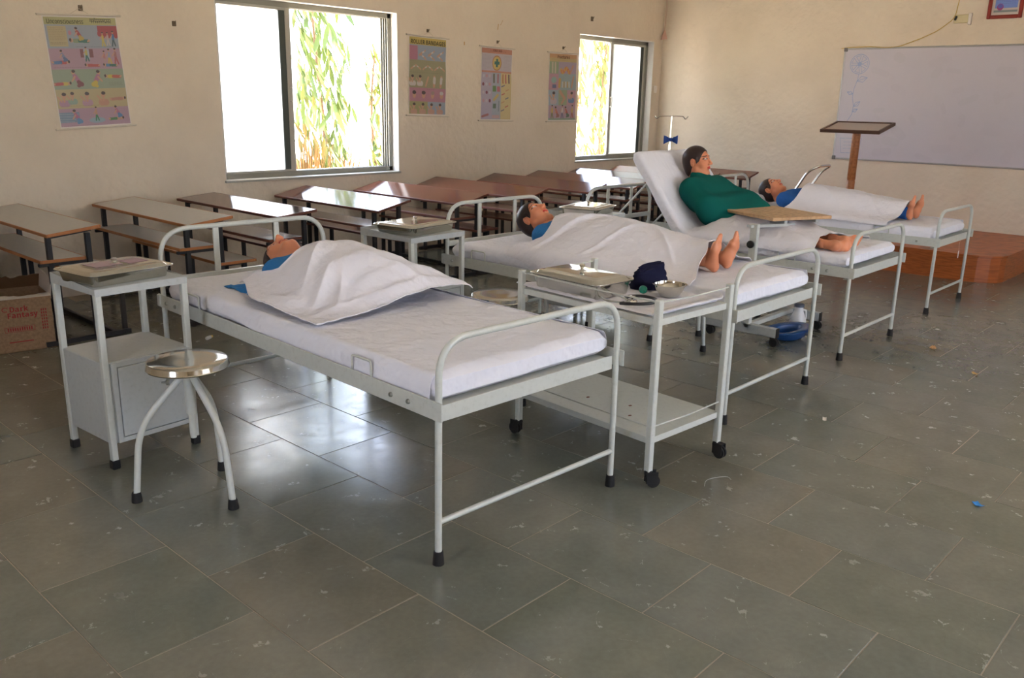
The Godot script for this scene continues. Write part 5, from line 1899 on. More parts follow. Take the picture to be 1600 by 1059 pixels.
func poster_one() -> Image:
	var im := Image.create(256, 352, false, Image.FORMAT_RGB8)
	im.fill(c8(150, 164, 182))
	im.fill_rect(Rect2i(0, 0, 256, 30), c8(190, 186, 112))
	# the second word of the title, in letters hung from a line
	im.fill_rect(Rect2i(160, 11, 78, 2), c8(58, 60, 34))
	var r := RandomNumberGenerator.new()
	r.seed = 5
	for k in 11:
		var x := 162 + k * 7
		im.fill_rect(Rect2i(x + 4, 11, 2, 13), c8(58, 60, 34))
		ell(im, x + 1.5, 16 + r.randi() % 5, 2, 2.6, c8(58, 60, 34))
	im.fill_rect(Rect2i(178, 5, 2, 6), c8(58, 60, 34))
	im.fill_rect(Rect2i(8, 34, 64, 62), c8(196, 174, 116))
	words(im, 12, 40, 56, 8, c8(150, 128, 84), 5)
	words(im, 12, 84, 56, 2, c8(90, 80, 50), 4)
	folk(im, Vector2(112, 78), 2.5, "lie", c8(124, 150, 108), c8(30, 96, 80))
	folk(im, Vector2(118, 66), 1.7, "kneel", c8(176, 44, 52), c8(206, 170, 60))
	ell(im, 84, 54, 6, 7, c8(210, 120, 140))
	im.fill_rect(Rect2i(184, 32, 72, 24), c8(164, 40, 48))
	for k in 6: ell(im, 190 + k * 12, 56 + 5 * (k % 2), 8, 9, c8(164, 40, 48))
	folk(im, Vector2(200, 82), 1.5, "stand", c8(222, 190, 60), c8(222, 190, 60))
	folk(im, Vector2(218, 80), 1.4, "stand", c8(200, 170, 168), c8(210, 190, 180))
	folk(im, Vector2(238, 80), 1.6, "stand", c8(46, 104, 176), c8(40, 70, 80))
	words(im, 100, 96, 140, 1, c8(96, 100, 116))
	im.fill_rect(Rect2i(0, 102, 256, 64), c8(188, 142, 164))
	folk(im, Vector2(40, 144), 2.2, "lie", c8(190, 60, 66), c8(70, 120, 190), -1)
	folk(im, Vector2(52, 132), 1.5, "kneel", c8(112, 128, 176), c8(60, 90, 150))
	im.fill_rect(Rect2i(110, 104, 46, 26), c8(112, 48, 56))
	im.fill_rect(Rect2i(122, 104, 20, 30), c8(172, 190, 210))
	folk(im, Vector2(132, 128), 1.5, "stand", c8(204, 190, 80), c8(30, 92, 84))
	folk(im, Vector2(146, 154), 1.9, "lie", c8(196, 64, 62), c8(196, 64, 62))
	folk(im, Vector2(196, 138), 1.4, "stand", c8(196, 110, 110), c8(190, 150, 150))
	folk(im, Vector2(214, 136), 1.6, "stand", c8(140, 156, 200), c8(214, 180, 60))
	folk(im, Vector2(238, 136), 1.7, "stand", c8(170, 100, 100), c8(180, 70, 76))
	folk(im, Vector2(212, 154), 1.8, "lie", c8(60, 124, 190), c8(30, 92, 80))
	words(im, 10, 160, 230, 1, c8(130, 96, 116))
	im.fill_rect(Rect2i(0, 166, 256, 62), c8(142, 164, 134))
	folk(im, Vector2(32, 210), 2.2, "lie", c8(222, 184, 64), c8(196, 60, 60), -1)
	folk(im, Vector2(88, 206), 2.2, "kneel", c8(184, 104, 146), c8(112, 44, 54))
	folk(im, Vector2(150, 208), 2.2, "kneel", c8(184, 104, 146), c8(228, 190, 50), -1)
	folk(im, Vector2(214, 190), 2.2, "lie", c8(222, 190, 60), c8(204, 74, 58))
	words(im, 196, 210, 52, 3, c8(112, 128, 104), 4)
	im.fill_rect(Rect2i(0, 228, 256, 60), c8(198, 178, 122))
	folk(im, Vector2(26, 258), 2.3, "bust", c8(182, 128, 160), INK)
	folk(im, Vector2(56, 254), 2.0, "bust", c8(132, 168, 142), INK)
	folk(im, Vector2(108, 258), 2.3, "bust", c8(194, 142, 166), INK)
	folk(im, Vector2(168, 258), 2.3, "bust", c8(206, 142, 112), INK)
	folk(im, Vector2(224, 262), 2.1, "lie", c8(196, 128, 104), c8(196, 128, 104), -1)
	words(im, 12, 280, 140, 1, c8(150, 134, 76))
	im.fill_rect(Rect2i(0, 288, 256, 64), c8(186, 142, 166))
	im.fill_rect(Rect2i(0, 300, 70, 32), c8(104, 134, 170))
	for k in 4: line(im, Vector2(0, 304 + k * 8), Vector2(68 - k * 6, 306 + k * 8), 1.2, c8(140, 168, 194))
	folk(im, Vector2(66, 324), 1.9, "kneel", c8(186, 88, 138), c8(60, 128, 200))
	ell(im, 134, 328, 30, 9, c8(140, 172, 196))
	folk(im, Vector2(134, 316), 1.5, "stand", c8(206, 146, 112), c8(30, 120, 70))
	folk(im, Vector2(208, 326), 2.0, "lie", c8(204, 146, 116), c8(50, 120, 60), -1)
	folk(im, Vector2(218, 312), 1.6, "kneel", c8(186, 96, 140), c8(60, 120, 190))
	words(im, 10, 342, 130, 2, c8(140, 104, 128), 4)
	return im
func poster_two() -> Image:
	var im := Image.create(192, 288, false, Image.FORMAT_RGB8)
	im.fill(c8(150, 148, 104))
	im.fill_rect(Rect2i(0, 0, 192, 32), c8(214, 182, 72))
	im.fill_rect(Rect2i(0, 32, 192, 54), c8(146, 166, 190))
	im.fill_rect(Rect2i(0, 36, 42, 50), c8(188, 104, 134))
	for k in 3: folk(im, Vector2(64 + k * 48, 62), 2.0, "arm", FLESH, FLESH)
	for k in 3: folk(im, Vector2(76 + k * 44, 76), 1.7, "arm", FLESH, FLESH, -1)
	for k in 6: folk(im, Vector2(20 + k * 31, 114), 1.6, "arm", FLESH, FLESH, -1.0 if k % 2 else 1.0)
	words(im, 6, 130, 180, 1, c8(110, 110, 70))
	for k in 2: folk(im, Vector2(18 + k * 38, 158), 2.0, "bust", Color(0.86, 0.82, 0.8), INK)
	line(im, Vector2(86, 178), Vector2(100, 146), 4, FLESH)
	for k in 2:
		line(im, Vector2(132 + k * 36, 144), Vector2(128 + k * 36, 178), 6, FLESH)
		line(im, Vector2(132 + k * 36, 150), Vector2(130 + k * 36, 164), 7, Color(0.86, 0.82, 0.82))
	im.fill_rect(Rect2i(0, 186, 192, 50), c8(190, 116, 140))
	for k in 4:
		ell(im, 26 + k * 48, 212, 9, 12, FLESH)
		ell(im, 26 + k * 48, 203, 10, 7, [INK, INK, c8(160, 130, 120), c8(210, 206, 204)][k])
	words(im, 90, 190, 50, 1, c8(120, 70, 90))
	im.fill_rect(Rect2i(0, 236, 96, 52), c8(158, 160, 92))
	im.fill_rect(Rect2i(96, 236, 96, 52), c8(146, 166, 190))
	for k in 4: folk(im, Vector2(24 + k * 46, 260), 2.1, "bust", c8(206, 150, 124), INK)
	return im
func poster_three() -> Image:
	var im := Image.create(192, 304, false, Image.FORMAT_RGB8)
	im.fill(c8(206, 196, 208))
	im.fill_rect(Rect2i(0, 0, 192, 26), c8(214, 124, 90))
	words(im, 30, 7, 146, 1, c8(120, 60, 40))
	words(im, 50, 14, 110, 2, c8(120, 60, 40), 4)
	words(im, 8, 34, 50, 12, c8(170, 158, 176), 5)
	words(im, 138, 34, 48, 12, c8(170, 158, 176), 5)
	ell(im, 96, 64, 30, 31, c8(196, 112, 48))
	ell(im, 96, 64, 26, 27, c8(236, 200, 92))
	im.fill_rect(Rect2i(90, 47, 12, 34), c8(20, 110, 100))
	im.fill_rect(Rect2i(79, 58, 34, 12), c8(20, 110, 100))
	im.fill_rect(Rect2i(0, 97, 192, 7), c8(214, 130, 96))
	im.fill_rect(Rect2i(0, 104, 68, 200), c8(188, 176, 204))
	im.fill_rect(Rect2i(68, 104, 56, 200), c8(168, 184, 208))
	im.fill_rect(Rect2i(124, 104, 68, 200), c8(232, 208, 132))
	for k in 5: line(im, Vector2([80, 106, 138, 156, 176][k], 112), Vector2([80, 106, 138, 156, 176][k], 142), 5, [c8(72, 72, 48), c8(178, 80, 100), c8(196, 120, 60), c8(204, 96, 80), c8(92, 72, 66)][k])
	for k in 12: ell(im, 14 + (k % 3) * 20, 118 + (k / 3) * 34, 7, 7, [c8(206, 208, 224), c8(214, 150, 160), c8(216, 196, 210), c8(120, 40, 60)][k % 4])
	im.fill_rect(Rect2i(72, 158, 22, 24), c8(84, 142, 66))
	im.fill_rect(Rect2i(100, 160, 18, 22), c8(206, 96, 110))
	line(im, Vector2(80, 216), Vector2(104, 196), 6, c8(220, 188, 92))
	im.fill_rect(Rect2i(74, 232, 20, 20), c8(74, 110, 84))
	im.fill_rect(Rect2i(110, 220, 4, 44), c8(90, 110, 130))
	for k in 7: line(im, Vector2(130 + (k % 2) * 26, 160 + k * 17), Vector2(148 + (k % 2) * 26, 154 + k * 17), 2.4, [c8(90, 100, 130), c8(214, 150, 96), c8(200, 80, 70)][k % 3])
	line(im, Vector2(8, 286), Vector2(44, 278), 5, c8(178, 92, 88))
	im.fill_rect(Rect2i(70, 280, 48, 14), c8(214, 170, 170))
	return im
func poster_four() -> Image:
	var im := Image.create(192, 304, false, Image.FORMAT_RGB8)
	im.fill(c8(160, 176, 130))
	im.fill_rect(Rect2i(0, 0, 192, 24), c8(222, 156, 92))
	im.fill_rect(Rect2i(0, 24, 192, 16), c8(214, 186, 112))
	words(im, 12, 28, 168, 2, c8(170, 140, 84), 5)
	var cells := [[0, 40, 64, 52, c8(146, 176, 132)], [64, 40, 128, 52, c8(178, 160, 194)], [0, 92, 68, 72, c8(204, 144, 164)], [68, 92, 124, 72, c8(150, 184, 194)], [0, 164, 68, 68, c8(156, 182, 208)], [68, 164, 60, 68, c8(150, 178, 130)], [128, 164, 64, 68, c8(206, 148, 170)], [0, 232, 192, 72, c8(186, 152, 178)]]
	for q in cells: im.fill_rect(Rect2i(q[0], q[1], q[2], q[3]), q[4])
	for k in 2: line(im, Vector2(22 + k * 20, 46), Vector2(22 + k * 20, 86), 5, Color(0.88, 0.8, 0.7))
	for k in 10: ell(im, 84 + k * 7, 76 + 9 * sin(k * 0.9), 9, 9, [c8(238, 176, 60), c8(232, 120, 70)][k % 2])
	line(im, Vector2(150, 86), Vector2(168, 56), 5, FLESH)
	ell(im, 36, 120, 20, 14, c8(136, 190, 186))
	im.fill_rect(Rect2i(26, 140, 26, 16), c8(76, 92, 148))
	line(im, Vector2(74, 148), Vector2(78, 118), 8, c8(226, 170, 60))
	for k in 5: line(im, Vector2(96 + k * 12, 150), Vector2(96 + k * 12, 128), 3.6, [c8(240, 236, 220), c8(226, 170, 60)][k % 2])
	line(im, Vector2(160, 150), Vector2(176, 104), 5, FLESH)
	folk(im, Vector2(34, 196), 2.8, "bust", c8(206, 182, 196), INK)
	line(im, Vector2(80, 170), Vector2(110, 200), 8, FLESH)
	line(im, Vector2(110, 200), Vector2(92, 222), 6, FLESH)
	folk(im, Vector2(160, 194), 2.6, "bust", c8(70, 124, 190), INK)
	im.fill_rect(Rect2i(0, 290, 192, 14), c8(130, 170, 140))
	for k in 5: folk(im, Vector2(26 + k * 36, 272), 2.0, "kneel" if k % 2 else "stand", [c8(226, 190, 60), c8(210, 90, 70), c8(230, 226, 220), c8(190, 60, 60), c8(220, 180, 70)][k], [c8(110, 120, 60), c8(150, 80, 70), c8(90, 90, 130), c8(60, 90, 70), c8(180, 80, 60)][k])
	return im

func make_poster(label: String, at: Vector3, w: float, h: float, lean: float, im: Image, title: String, size: float, ty: float, tx: float, squeeze: float, ink: Color) -> void:
	var t := thing("wall_poster", label, "poster", at, 0, "first aid posters on the window wall")
	t.rotation.z = lean
	# faded print: a little grey over every ink
	var veil := Image.create(im.get_width(), im.get_height(), false, Image.FORMAT_RGBA8)
	veil.fill(Color(0.76, 0.72, 0.69, 0.38))
	im.convert(Image.FORMAT_RGBA8)
	im.blend_rect(veil, Rect2i(0, 0, im.get_width(), im.get_height()), Vector2i.ZERO)
	im.convert(Image.FORMAT_RGB8)
	var tex := ImageTexture.create_from_image(im)
	var m := mat(Color(0.9, 0.9, 0.9), 0.32, 0, 0.4)
	m.albedo_texture = tex
	m.texture_repeat = false
	var P := []
	var Q := []
	for a in 25:
		var row := PackedVector3Array()
		var row2 := PackedVector3Array()
		for c in 33:
			var u := a / 24.0
			var v := c / 32.0
			var z := 0.006 + 0.004 * sin(v * 9 + u * 2.5) * sin(PI * v) + 0.002 * sin(u * 12 + v * 20) * sin(PI * v)
			row.append(Vector3((u - 0.5) * (w - 0.014), -0.016 - v * (h - 0.032), z + 0.0006))
			row2.append(Vector3((u - 0.5) * w, -0.004 - v * (h - 0.008), z - 0.0006))
		P.append(row)
		Q.append(row2)
	var b := Mb.new()
	b.cloth(Q, 0.0006, Vector3(0, 0, 1))
	var sheet := obj("plastic_sheet", b, mat(c8(214, 206, 196), 0.3), t)
	b = Mb.new()
	b.cloth(P, 0.0003, Vector3(0, 0, 1))
	unprinted(b, w - 0.014, h)
	obj("print", b, m, sheet)
	text(sheet, "lettering", title, size, mat(ink, 0.6), Transform3D(Basis.IDENTITY, Vector3(tx, ty, 0.0115)), "Droid Sans", 400 if lean > 0.03 else 700, squeeze)
	for y in [0.0, -h]:
		b = Mb.new()
		b.tube([Vector3(-w / 2 - 0.035, y, 0.009), Vector3(w / 2 + 0.035, y, 0.009)], 0.0075, 10)
		obj("rod", b, mat(c8(206, 194, 176), 0.45), t)
	b = Mb.new()
	b.tube([Vector3(-0.07, 0.004, 0.009), Vector3(0, 0.045, 0.016), Vector3(0.07, 0.004, 0.009)], 0.0015, 5)
	obj("hanging_cord", b, mat(c8(190, 176, 150), 0.8), t)

func nail(label: String, at: Vector3, sz: float) -> void:
	var b := Mb.new()
	b.box(Vector3(0, 0, 0.006), Vector3(sz, sz * 1.3, 0.012), 0.002)
	b.tube(fil([Vector3(0, sz * 0.2, 0.01), Vector3(0, sz * 0.1, 0.03), Vector3(0, sz * 0.7, 0.034)], 0.008, 4), 0.003, 7)
	var o := obj("wall_hook", b, mat(c8(112, 96, 76), 0.7))
	o.position = at
	tag(o, label, "hook", "small hooks on the window wall")

func build_wall_things() -> void:
	make_poster("large five band poster titled Unconsciousness, left of the wide window", Vector3(2.757, 2.066, -D), 0.53, 0.80, deg_to_rad(3.2), poster_one(), "Unconsciousness", 0.043, -0.047, -0.113, 0.78, c8(50, 56, 30))
	make_poster("poster titled Roller Bandages with a yellow heading, right of the wide window", Vector3(6.165, 2.135, -D), 0.51, 0.775, deg_to_rad(-1.0), poster_two(), "ROLLER BANDAGES", 0.056, -0.06, 0.0, 0.92, c8(70, 66, 40))
	make_poster("poster with a green cross in a yellow circle, beyond the wide window", Vector3(7.178, 2.088, -D), 0.49, 0.78, deg_to_rad(-0.6), poster_three(), "FIRST AID", 0.03, -0.037, 0.0, 1.0, c8(110, 52, 36))
	make_poster("poster titled Fractures beside the corner window", Vector3(8.315, 2.09, -D), 0.52, 0.79, deg_to_rad(0.6), poster_four(), "Fractures", 0.05, -0.05, 0.0, 1.0, c8(90, 60, 40))
	nail("hook holding up the large unconsciousness poster", Vector3(2.77, 2.115, -D), 0.03)
	nail("lone hook on bare wall between the large poster and the wide window", Vector3(3.48, 2.06, -D), 0.03)
	nail("hook above the roller bandage poster", Vector3(6.16, 2.19, -D), 0.024)
	nail("hook above the poster with the green cross", Vector3(7.18, 2.143, -D), 0.024)
	nail("hook above the fractures poster", Vector3(8.31, 2.145, -D), 0.024)
	nail("dark hook high above the corner window", Vector3(8.84, 2.51, -D), 0.04)
	# bits of torn tape and a scrape in the plaster
	var b := Mb.new()
	b.box(Vector3(0, 0, 0.0008), Vector3(0.014, 0.035, 0.0016), 0.0004)
	var o := obj("tape_scrap", b, mat(c8(196, 152, 96), 0.7))
	o.position = Vector3(6.68, 2.1, -D)
	tag(o, "scrap of brown tape on the wall between the second and third poster", "tape")
	b = Mb.new()
	b.box(Vector3(0, 0, 0.0008), Vector3(0.012, 0.06, 0.0016), 0.0004, xrot(Vector3.ZERO, 0, 0, -0.2))
	b.box(Vector3(0.02, 0.07, 0.0008), Vector3(0.006, 0.06, 0.0016), 0.0004, xrot(Vector3.ZERO, 0, 0, -0.6))
	o = obj("tape_scrap", b, mat(c8(196, 160, 112), 0.7))
	o.position = Vector3(7.19, 2.3, -D)
	tag(o, "torn brown tape on the wall above the green cross poster", "tape")

func build_right_wall() -> void:
	# podium with one bevelled corner
	var t := thing("podium", "low orange brown wooden podium along the wall below the whiteboard", "podium")
	var poly := PackedVector2Array([Vector2(8.6, 4.9), Vector2(8.6, 2.27)])
	for k in 5:
		var an := k / 4.0 * PI / 2
		poly.append(Vector2(8.6 + 0.24 * (1 - cos(an)), 2.27 - 0.3 * sin(an)))
	poly.append(Vector2(X - 0.002, 1.95))
	poly.append(Vector2(X - 0.002, 4.9))
	var up := Transform3D(Basis(Vector3.RIGHT, -PI / 2), Vector3.ZERO)
	var b := Mb.new()
	b.prism(poly, 0.228, up.translated(Vector3(0, 0.115, 0)))
	obj("box_base", b, M.podium, t)
	var poly2 := PackedVector2Array()
	for p in poly: poly2.append(Vector2(maxf(p.x - 0.012, 8.588) if p.x < 10.0 else p.x, p.y - (0.012 if p.y < 4.5 else 0.0)))
	b = Mb.new()
	b.prism(poly2, 0.022, up.translated(Vector3(0, 0.2405, 0)))
	obj("deck_board", b, M.podium, t)
	# lectern on the podium
	t = thing("lectern", "wooden lectern on a single post standing on the podium before the whiteboard", "lectern", Vector3(9.32, 0.2515, -3.68))
	b = Mb.new()
	b.lathe([Vector2(0, 0), Vector2(0.2, 0), Vector2(0.2, 0.03), Vector2(0.185, 0.04), Vector2(0.06, 0.05)], 24)
	obj("base", b, M.post_wood, t)
	b = Mb.new()
	b.lathe([Vector2(0.042, 0.03), Vector2(0.042, 0.52), Vector2(0.039, 0.525), Vector2(0.039, 0.535), Vector2(0.042, 0.54), Vector2(0.042, 1.04)], 20)
	obj("post", b, M.post_wood, t)
	var tilt := Transform3D(Basis(Vector3(0, 0, 1), 0.2) , Vector3(0.0, 1.075, 0))
	b = Mb.new()
	b.box(Vector3.ZERO, Vector3(0.4, 0.02, 0.6), 0.002, tilt)
	var bo := obj("reading_board", b, mat(c8(182, 168, 158), 0.35), t)
	b = Mb.new()
	for s in [-1, 1]:
		b.box(Vector3(s * 0.2, 0.003, 0), Vector3(0.028, 0.034, 0.628), 0.004, tilt)
		b.box(Vector3(0, 0.003, s * 0.3), Vector3(0.4, 0.034, 0.028), 0.004, tilt)
	obj("rim", b, M.dark_wood, bo)
	# whiteboard
	var y0 := 0.934
	var y1 := 2.197
	var z0 := -4.37
	var z1 := -1.93
	t = thing("whiteboard", "large whiteboard with a blue marker flower, on the wall behind the lectern", "whiteboard", Vector3(X, (y0 + y1) / 2, (z0 + z1) / 2), -PI / 2)
	var W := z1 - z0
	var H := y1 - y0
	var im := Image.create(1024, 530, false, Image.FORMAT_RGB8)
	im.fill(c8(196, 190, 198))
	var r := RandomNumberGenerator.new()
	r.seed = 12
	for k in 46:   # wiped marker dust
		var c := Vector2(r.randf_range(180, 980), r.randf_range(40, 500))
		var q := c + Vector2(r.randf_range(-70, 70), r.randf_range(-30, 30))
		var tone := r.randf_range(0.985, 1.0)
		line(im, c, q, r.randf_range(8, 22), Color(0.768 * tone, 0.745 * tone, 0.776 * tone))
	var ink := c8(146, 160, 196)
	var fc := Vector2(80, 72)
	for k in 40:
		var a0 := TAU * k / 40.0
		var a1 := TAU * (k + 1) / 40.0
		line(im, fc + Vector2(cos(a0), sin(a0)) * 46, fc + Vector2(cos(a1), sin(a1)) * 46, 1.6, ink)
	for k in 7:
		var an := TAU * k / 7.0
		for s in [-1, 1]:
			var tip := fc + Vector2(cos(an + s * 0.32), sin(an + s * 0.32)) * 40
			line(im, fc + Vector2(cos(an), sin(an)) * 12, tip, 1.4, ink)
		line(im, fc + Vector2(cos(an - 0.32), sin(an - 0.32)) * 40, fc + Vector2(cos(an + 0.32), sin(an + 0.32)) * 40, 1.4, ink)
	ell(im, fc.x, fc.y, 11, 11, ink)
	var stem := [Vector2(82, 120), Vector2(78, 150), Vector2(66, 190), Vector2(64, 230), Vector2(74, 270), Vector2(70, 312), Vector2(52, 344), Vector2(64, 356)]
	for k in stem.size() - 1: line(im, stem[k], stem[k + 1], 1.5, ink)
	for q in [[Vector2(76, 152), Vector2(126, 136)], [Vector2(64, 214), Vector2(34, 204)], [Vector2(74, 274), Vector2(104, 250)], [Vector2(70, 300), Vector2(96, 286)]]:
		var dd: Vector2 = q[1] - q[0]
		var pn := Vector2(-dd.y, dd.x) * 0.28
		var mid: Vector2 = q[0] + dd * 0.5
		for s in [-1, 1]:
			line(im, q[0], mid + pn * s, 1.4, ink)
			line(im, mid + pn * s, q[1], 1.4, ink)
		line(im, q[0], q[1], 1.2, ink)
	var pot := [Vector2(26, 430), Vector2(134, 428), Vector2(122, 500), Vector2(38, 502), Vector2(26, 430)]
	for k in 4: line(im, pot[k], pot[k + 1], 1.4, c8(160, 168, 190))
	for k in 3: line(im, Vector2(46, 448 + k * 16), Vector2(112, 446 + k * 16), 1.2, c8(168, 174, 192))
	var wm := mat(Color.WHITE, 0.38, 0, 0.45)
	wm.albedo_texture = ImageTexture.create_from_image(im)
	wm.texture_repeat = false
	b = Mb.new()
	b.box(Vector3(0, 0, 0.009), Vector3(W - 0.02, H - 0.02, 0.014), 0)
	b.uv.resize(b.v.size())
	for i in b.v.size(): b.uv[i] = Vector2(b.v[i].x / (W - 0.02) + 0.5, 0.5 - b.v[i].y / (H - 0.02))
	obj("writing_surface", b, wm, t)
	b = Mb.new()
	for s in [-1, 1]:
		b.box(Vector3(s * (W / 2 - 0.009), 0, 0.01), Vector3(0.018, H - 0.04, 0.02), 0.004)
		b.box(Vector3(0, s * (H / 2 - 0.009), 0.01), Vector3(W - 0.04, 0.018, 0.02), 0.004)
	obj("frame", b, mat(c8(168, 166, 164), 0.35, 0.6), t)
	for sx in [-1, 1]:
		for sy in [-1, 1]:
			b = Mb.new()
			b.box(Vector3(sx * (W / 2 - 0.018), sy * (H / 2 - 0.018), 0.011), Vector3(0.044, 0.044, 0.024), 0.009)
			obj("corner_cap", b, mat(c8(106, 104, 100), 0.5), t)
	# certificate
	t = thing("framed_certificate", "red wood framed certificate cut by the top edge, above the whiteboard", "picture frame", Vector3(X, 2.66, -2.73), -PI / 2)
	t.rotation.x = 0.0
	var cw := 0.33
	var ch := 0.42
	b = Mb.new()
	for s in [-1, 1]:
		b.box(Vector3(s * (cw / 2 - 0.018), 0, 0.012), Vector3(0.036, ch, 0.024), 0.005)
		b.box(Vector3(0, s * (ch / 2 - 0.018), 0.012), Vector3(cw - 0.07, 0.036, 0.024), 0.005)
	obj("frame", b, M.frame_red, t)
	im = Image.create(128, 176, false, Image.FORMAT_RGB8)
	im.fill(c8(196, 184, 176))
	im.fill_rect(Rect2i(16, 8, 100, 132), c8(118, 140, 206))
	words(im, 22, 14, 86, 14, c8(86, 100, 160), 8)
	im.fill_rect(Rect2i(12, 150, 106, 10), c8(124, 132, 132))
	ell(im, 40, 134, 15, 16, c8(150, 66, 120))
	ell(im, 40, 130, 12, 10, c8(96, 92, 170))
	var pm := mat(Color.WHITE, 0.25)
	pm.albedo_texture = ImageTexture.create_from_image(im)
	pm.texture_repeat = false
	b = Mb.new()
	b.box(Vector3(0, 0, 0.006), Vector3(cw - 0.06, ch - 0.06, 0.004), 0)
	b.uv.resize(b.v.size())
	for i in b.v.size(): b.uv[i] = Vector2(b.v[i].x / (cw - 0.06) + 0.5, 0.5 - b.v[i].y / (ch - 0.06))
	obj("certificate", b, pm, t)
	# socket and its yellow wire
	t = thing("wall_socket", "cream wall socket box left of the framed certificate", "socket", Vector3(X, 2.465, -3.13), -PI / 2)
	b = Mb.new()
	b.box(Vector3(0, 0, 0.012), Vector3(0.17, 0.085, 0.024), 0.005)
	obj("back_box", b, M.cream_plastic, t)
	b = Mb.new()
	b.box(Vector3(0.075, -0.005, 0.014), Vector3(0.032, 0.115, 0.03), 0.004)
	obj("switch", b, M.white_plastic, t)
	b = Mb.new()
	b.box(Vector3(-0.062, -0.012, 0.034), Vector3(0.022, 0.045, 0.02), 0.004, xrot(Vector3.ZERO, 0, 0, -0.3))
	obj("plug", b, M.black_glossy, t)
	b = Mb.new()
	var wp := [Vector3(X - 0.006, HC - 0.02, -3.16), Vector3(X - 0.008, 2.66, -3.19), Vector3(X - 0.03, 2.5, -3.2), Vector3(X - 0.03, 2.45, -3.23), Vector3(X - 0.012, 2.35, -3.37), Vector3(X - 0.008, 2.28, -3.53), Vector3(X - 0.012, 2.2, -3.75), Vector3(X - 0.024, 2.19, -3.9), Vector3(X - 0.024, 2.208, -4.08), Vector3(X - 0.022, 2.205, -4.25), Vector3(X - 0.012, 2.195, -4.41)]
	b.tube(fil(wp, 0.06, 4), 0.004, 6)
	tag(obj("yellow_wire", b, M.yellow_wire), "thin yellow wire from the socket along the whiteboard's top edge", "wire")
	# cord hanging in the corner
	t = thing("hanging_cord", "thin looped cord with a small weight hanging in the room corner", "cord", Vector3(X - 0.05, 0, -D + 0.05))
	b = Mb.new()
	b.tube([Vector3(-0.01, HC, 0), Vector3(-0.005, 2.8, 0.01), Vector3(0, 2.47, 0)], 0.003, 5)
	b.tube([Vector3(0.012, HC, 0.02), Vector3(0.012, 2.8, 0.015), Vector3(0.004, 2.47, 0.0)], 0.003, 5)
	obj("strand", b, mat(c8(196, 160, 140), 0.8), t)
	b = Mb.new()
	b.prism(PackedVector2Array([Vector2(-0.045, 2.36), Vector2(0.045, 2.37), Vector2(0.008, 2.48), Vector2(-0.008, 2.48)]), 0.018, Transform3D(Basis(Vector3.UP, -0.6), Vector3.ZERO))
	obj("weight", b, mat(c8(190, 150, 132), 0.7), t)
	# a small bell push by the corner window
	b = Mb.new()
	b.box(Vector3(0, 0, 0.01), Vector3(0.05, 0.09, 0.02), 0.006)
	var o := obj("bell_push", b, M.white_plastic)
	o.position = Vector3(10.3, 1.72, -D)
	tag(o, "small pale switch between the corner window and the room corner", "switch")

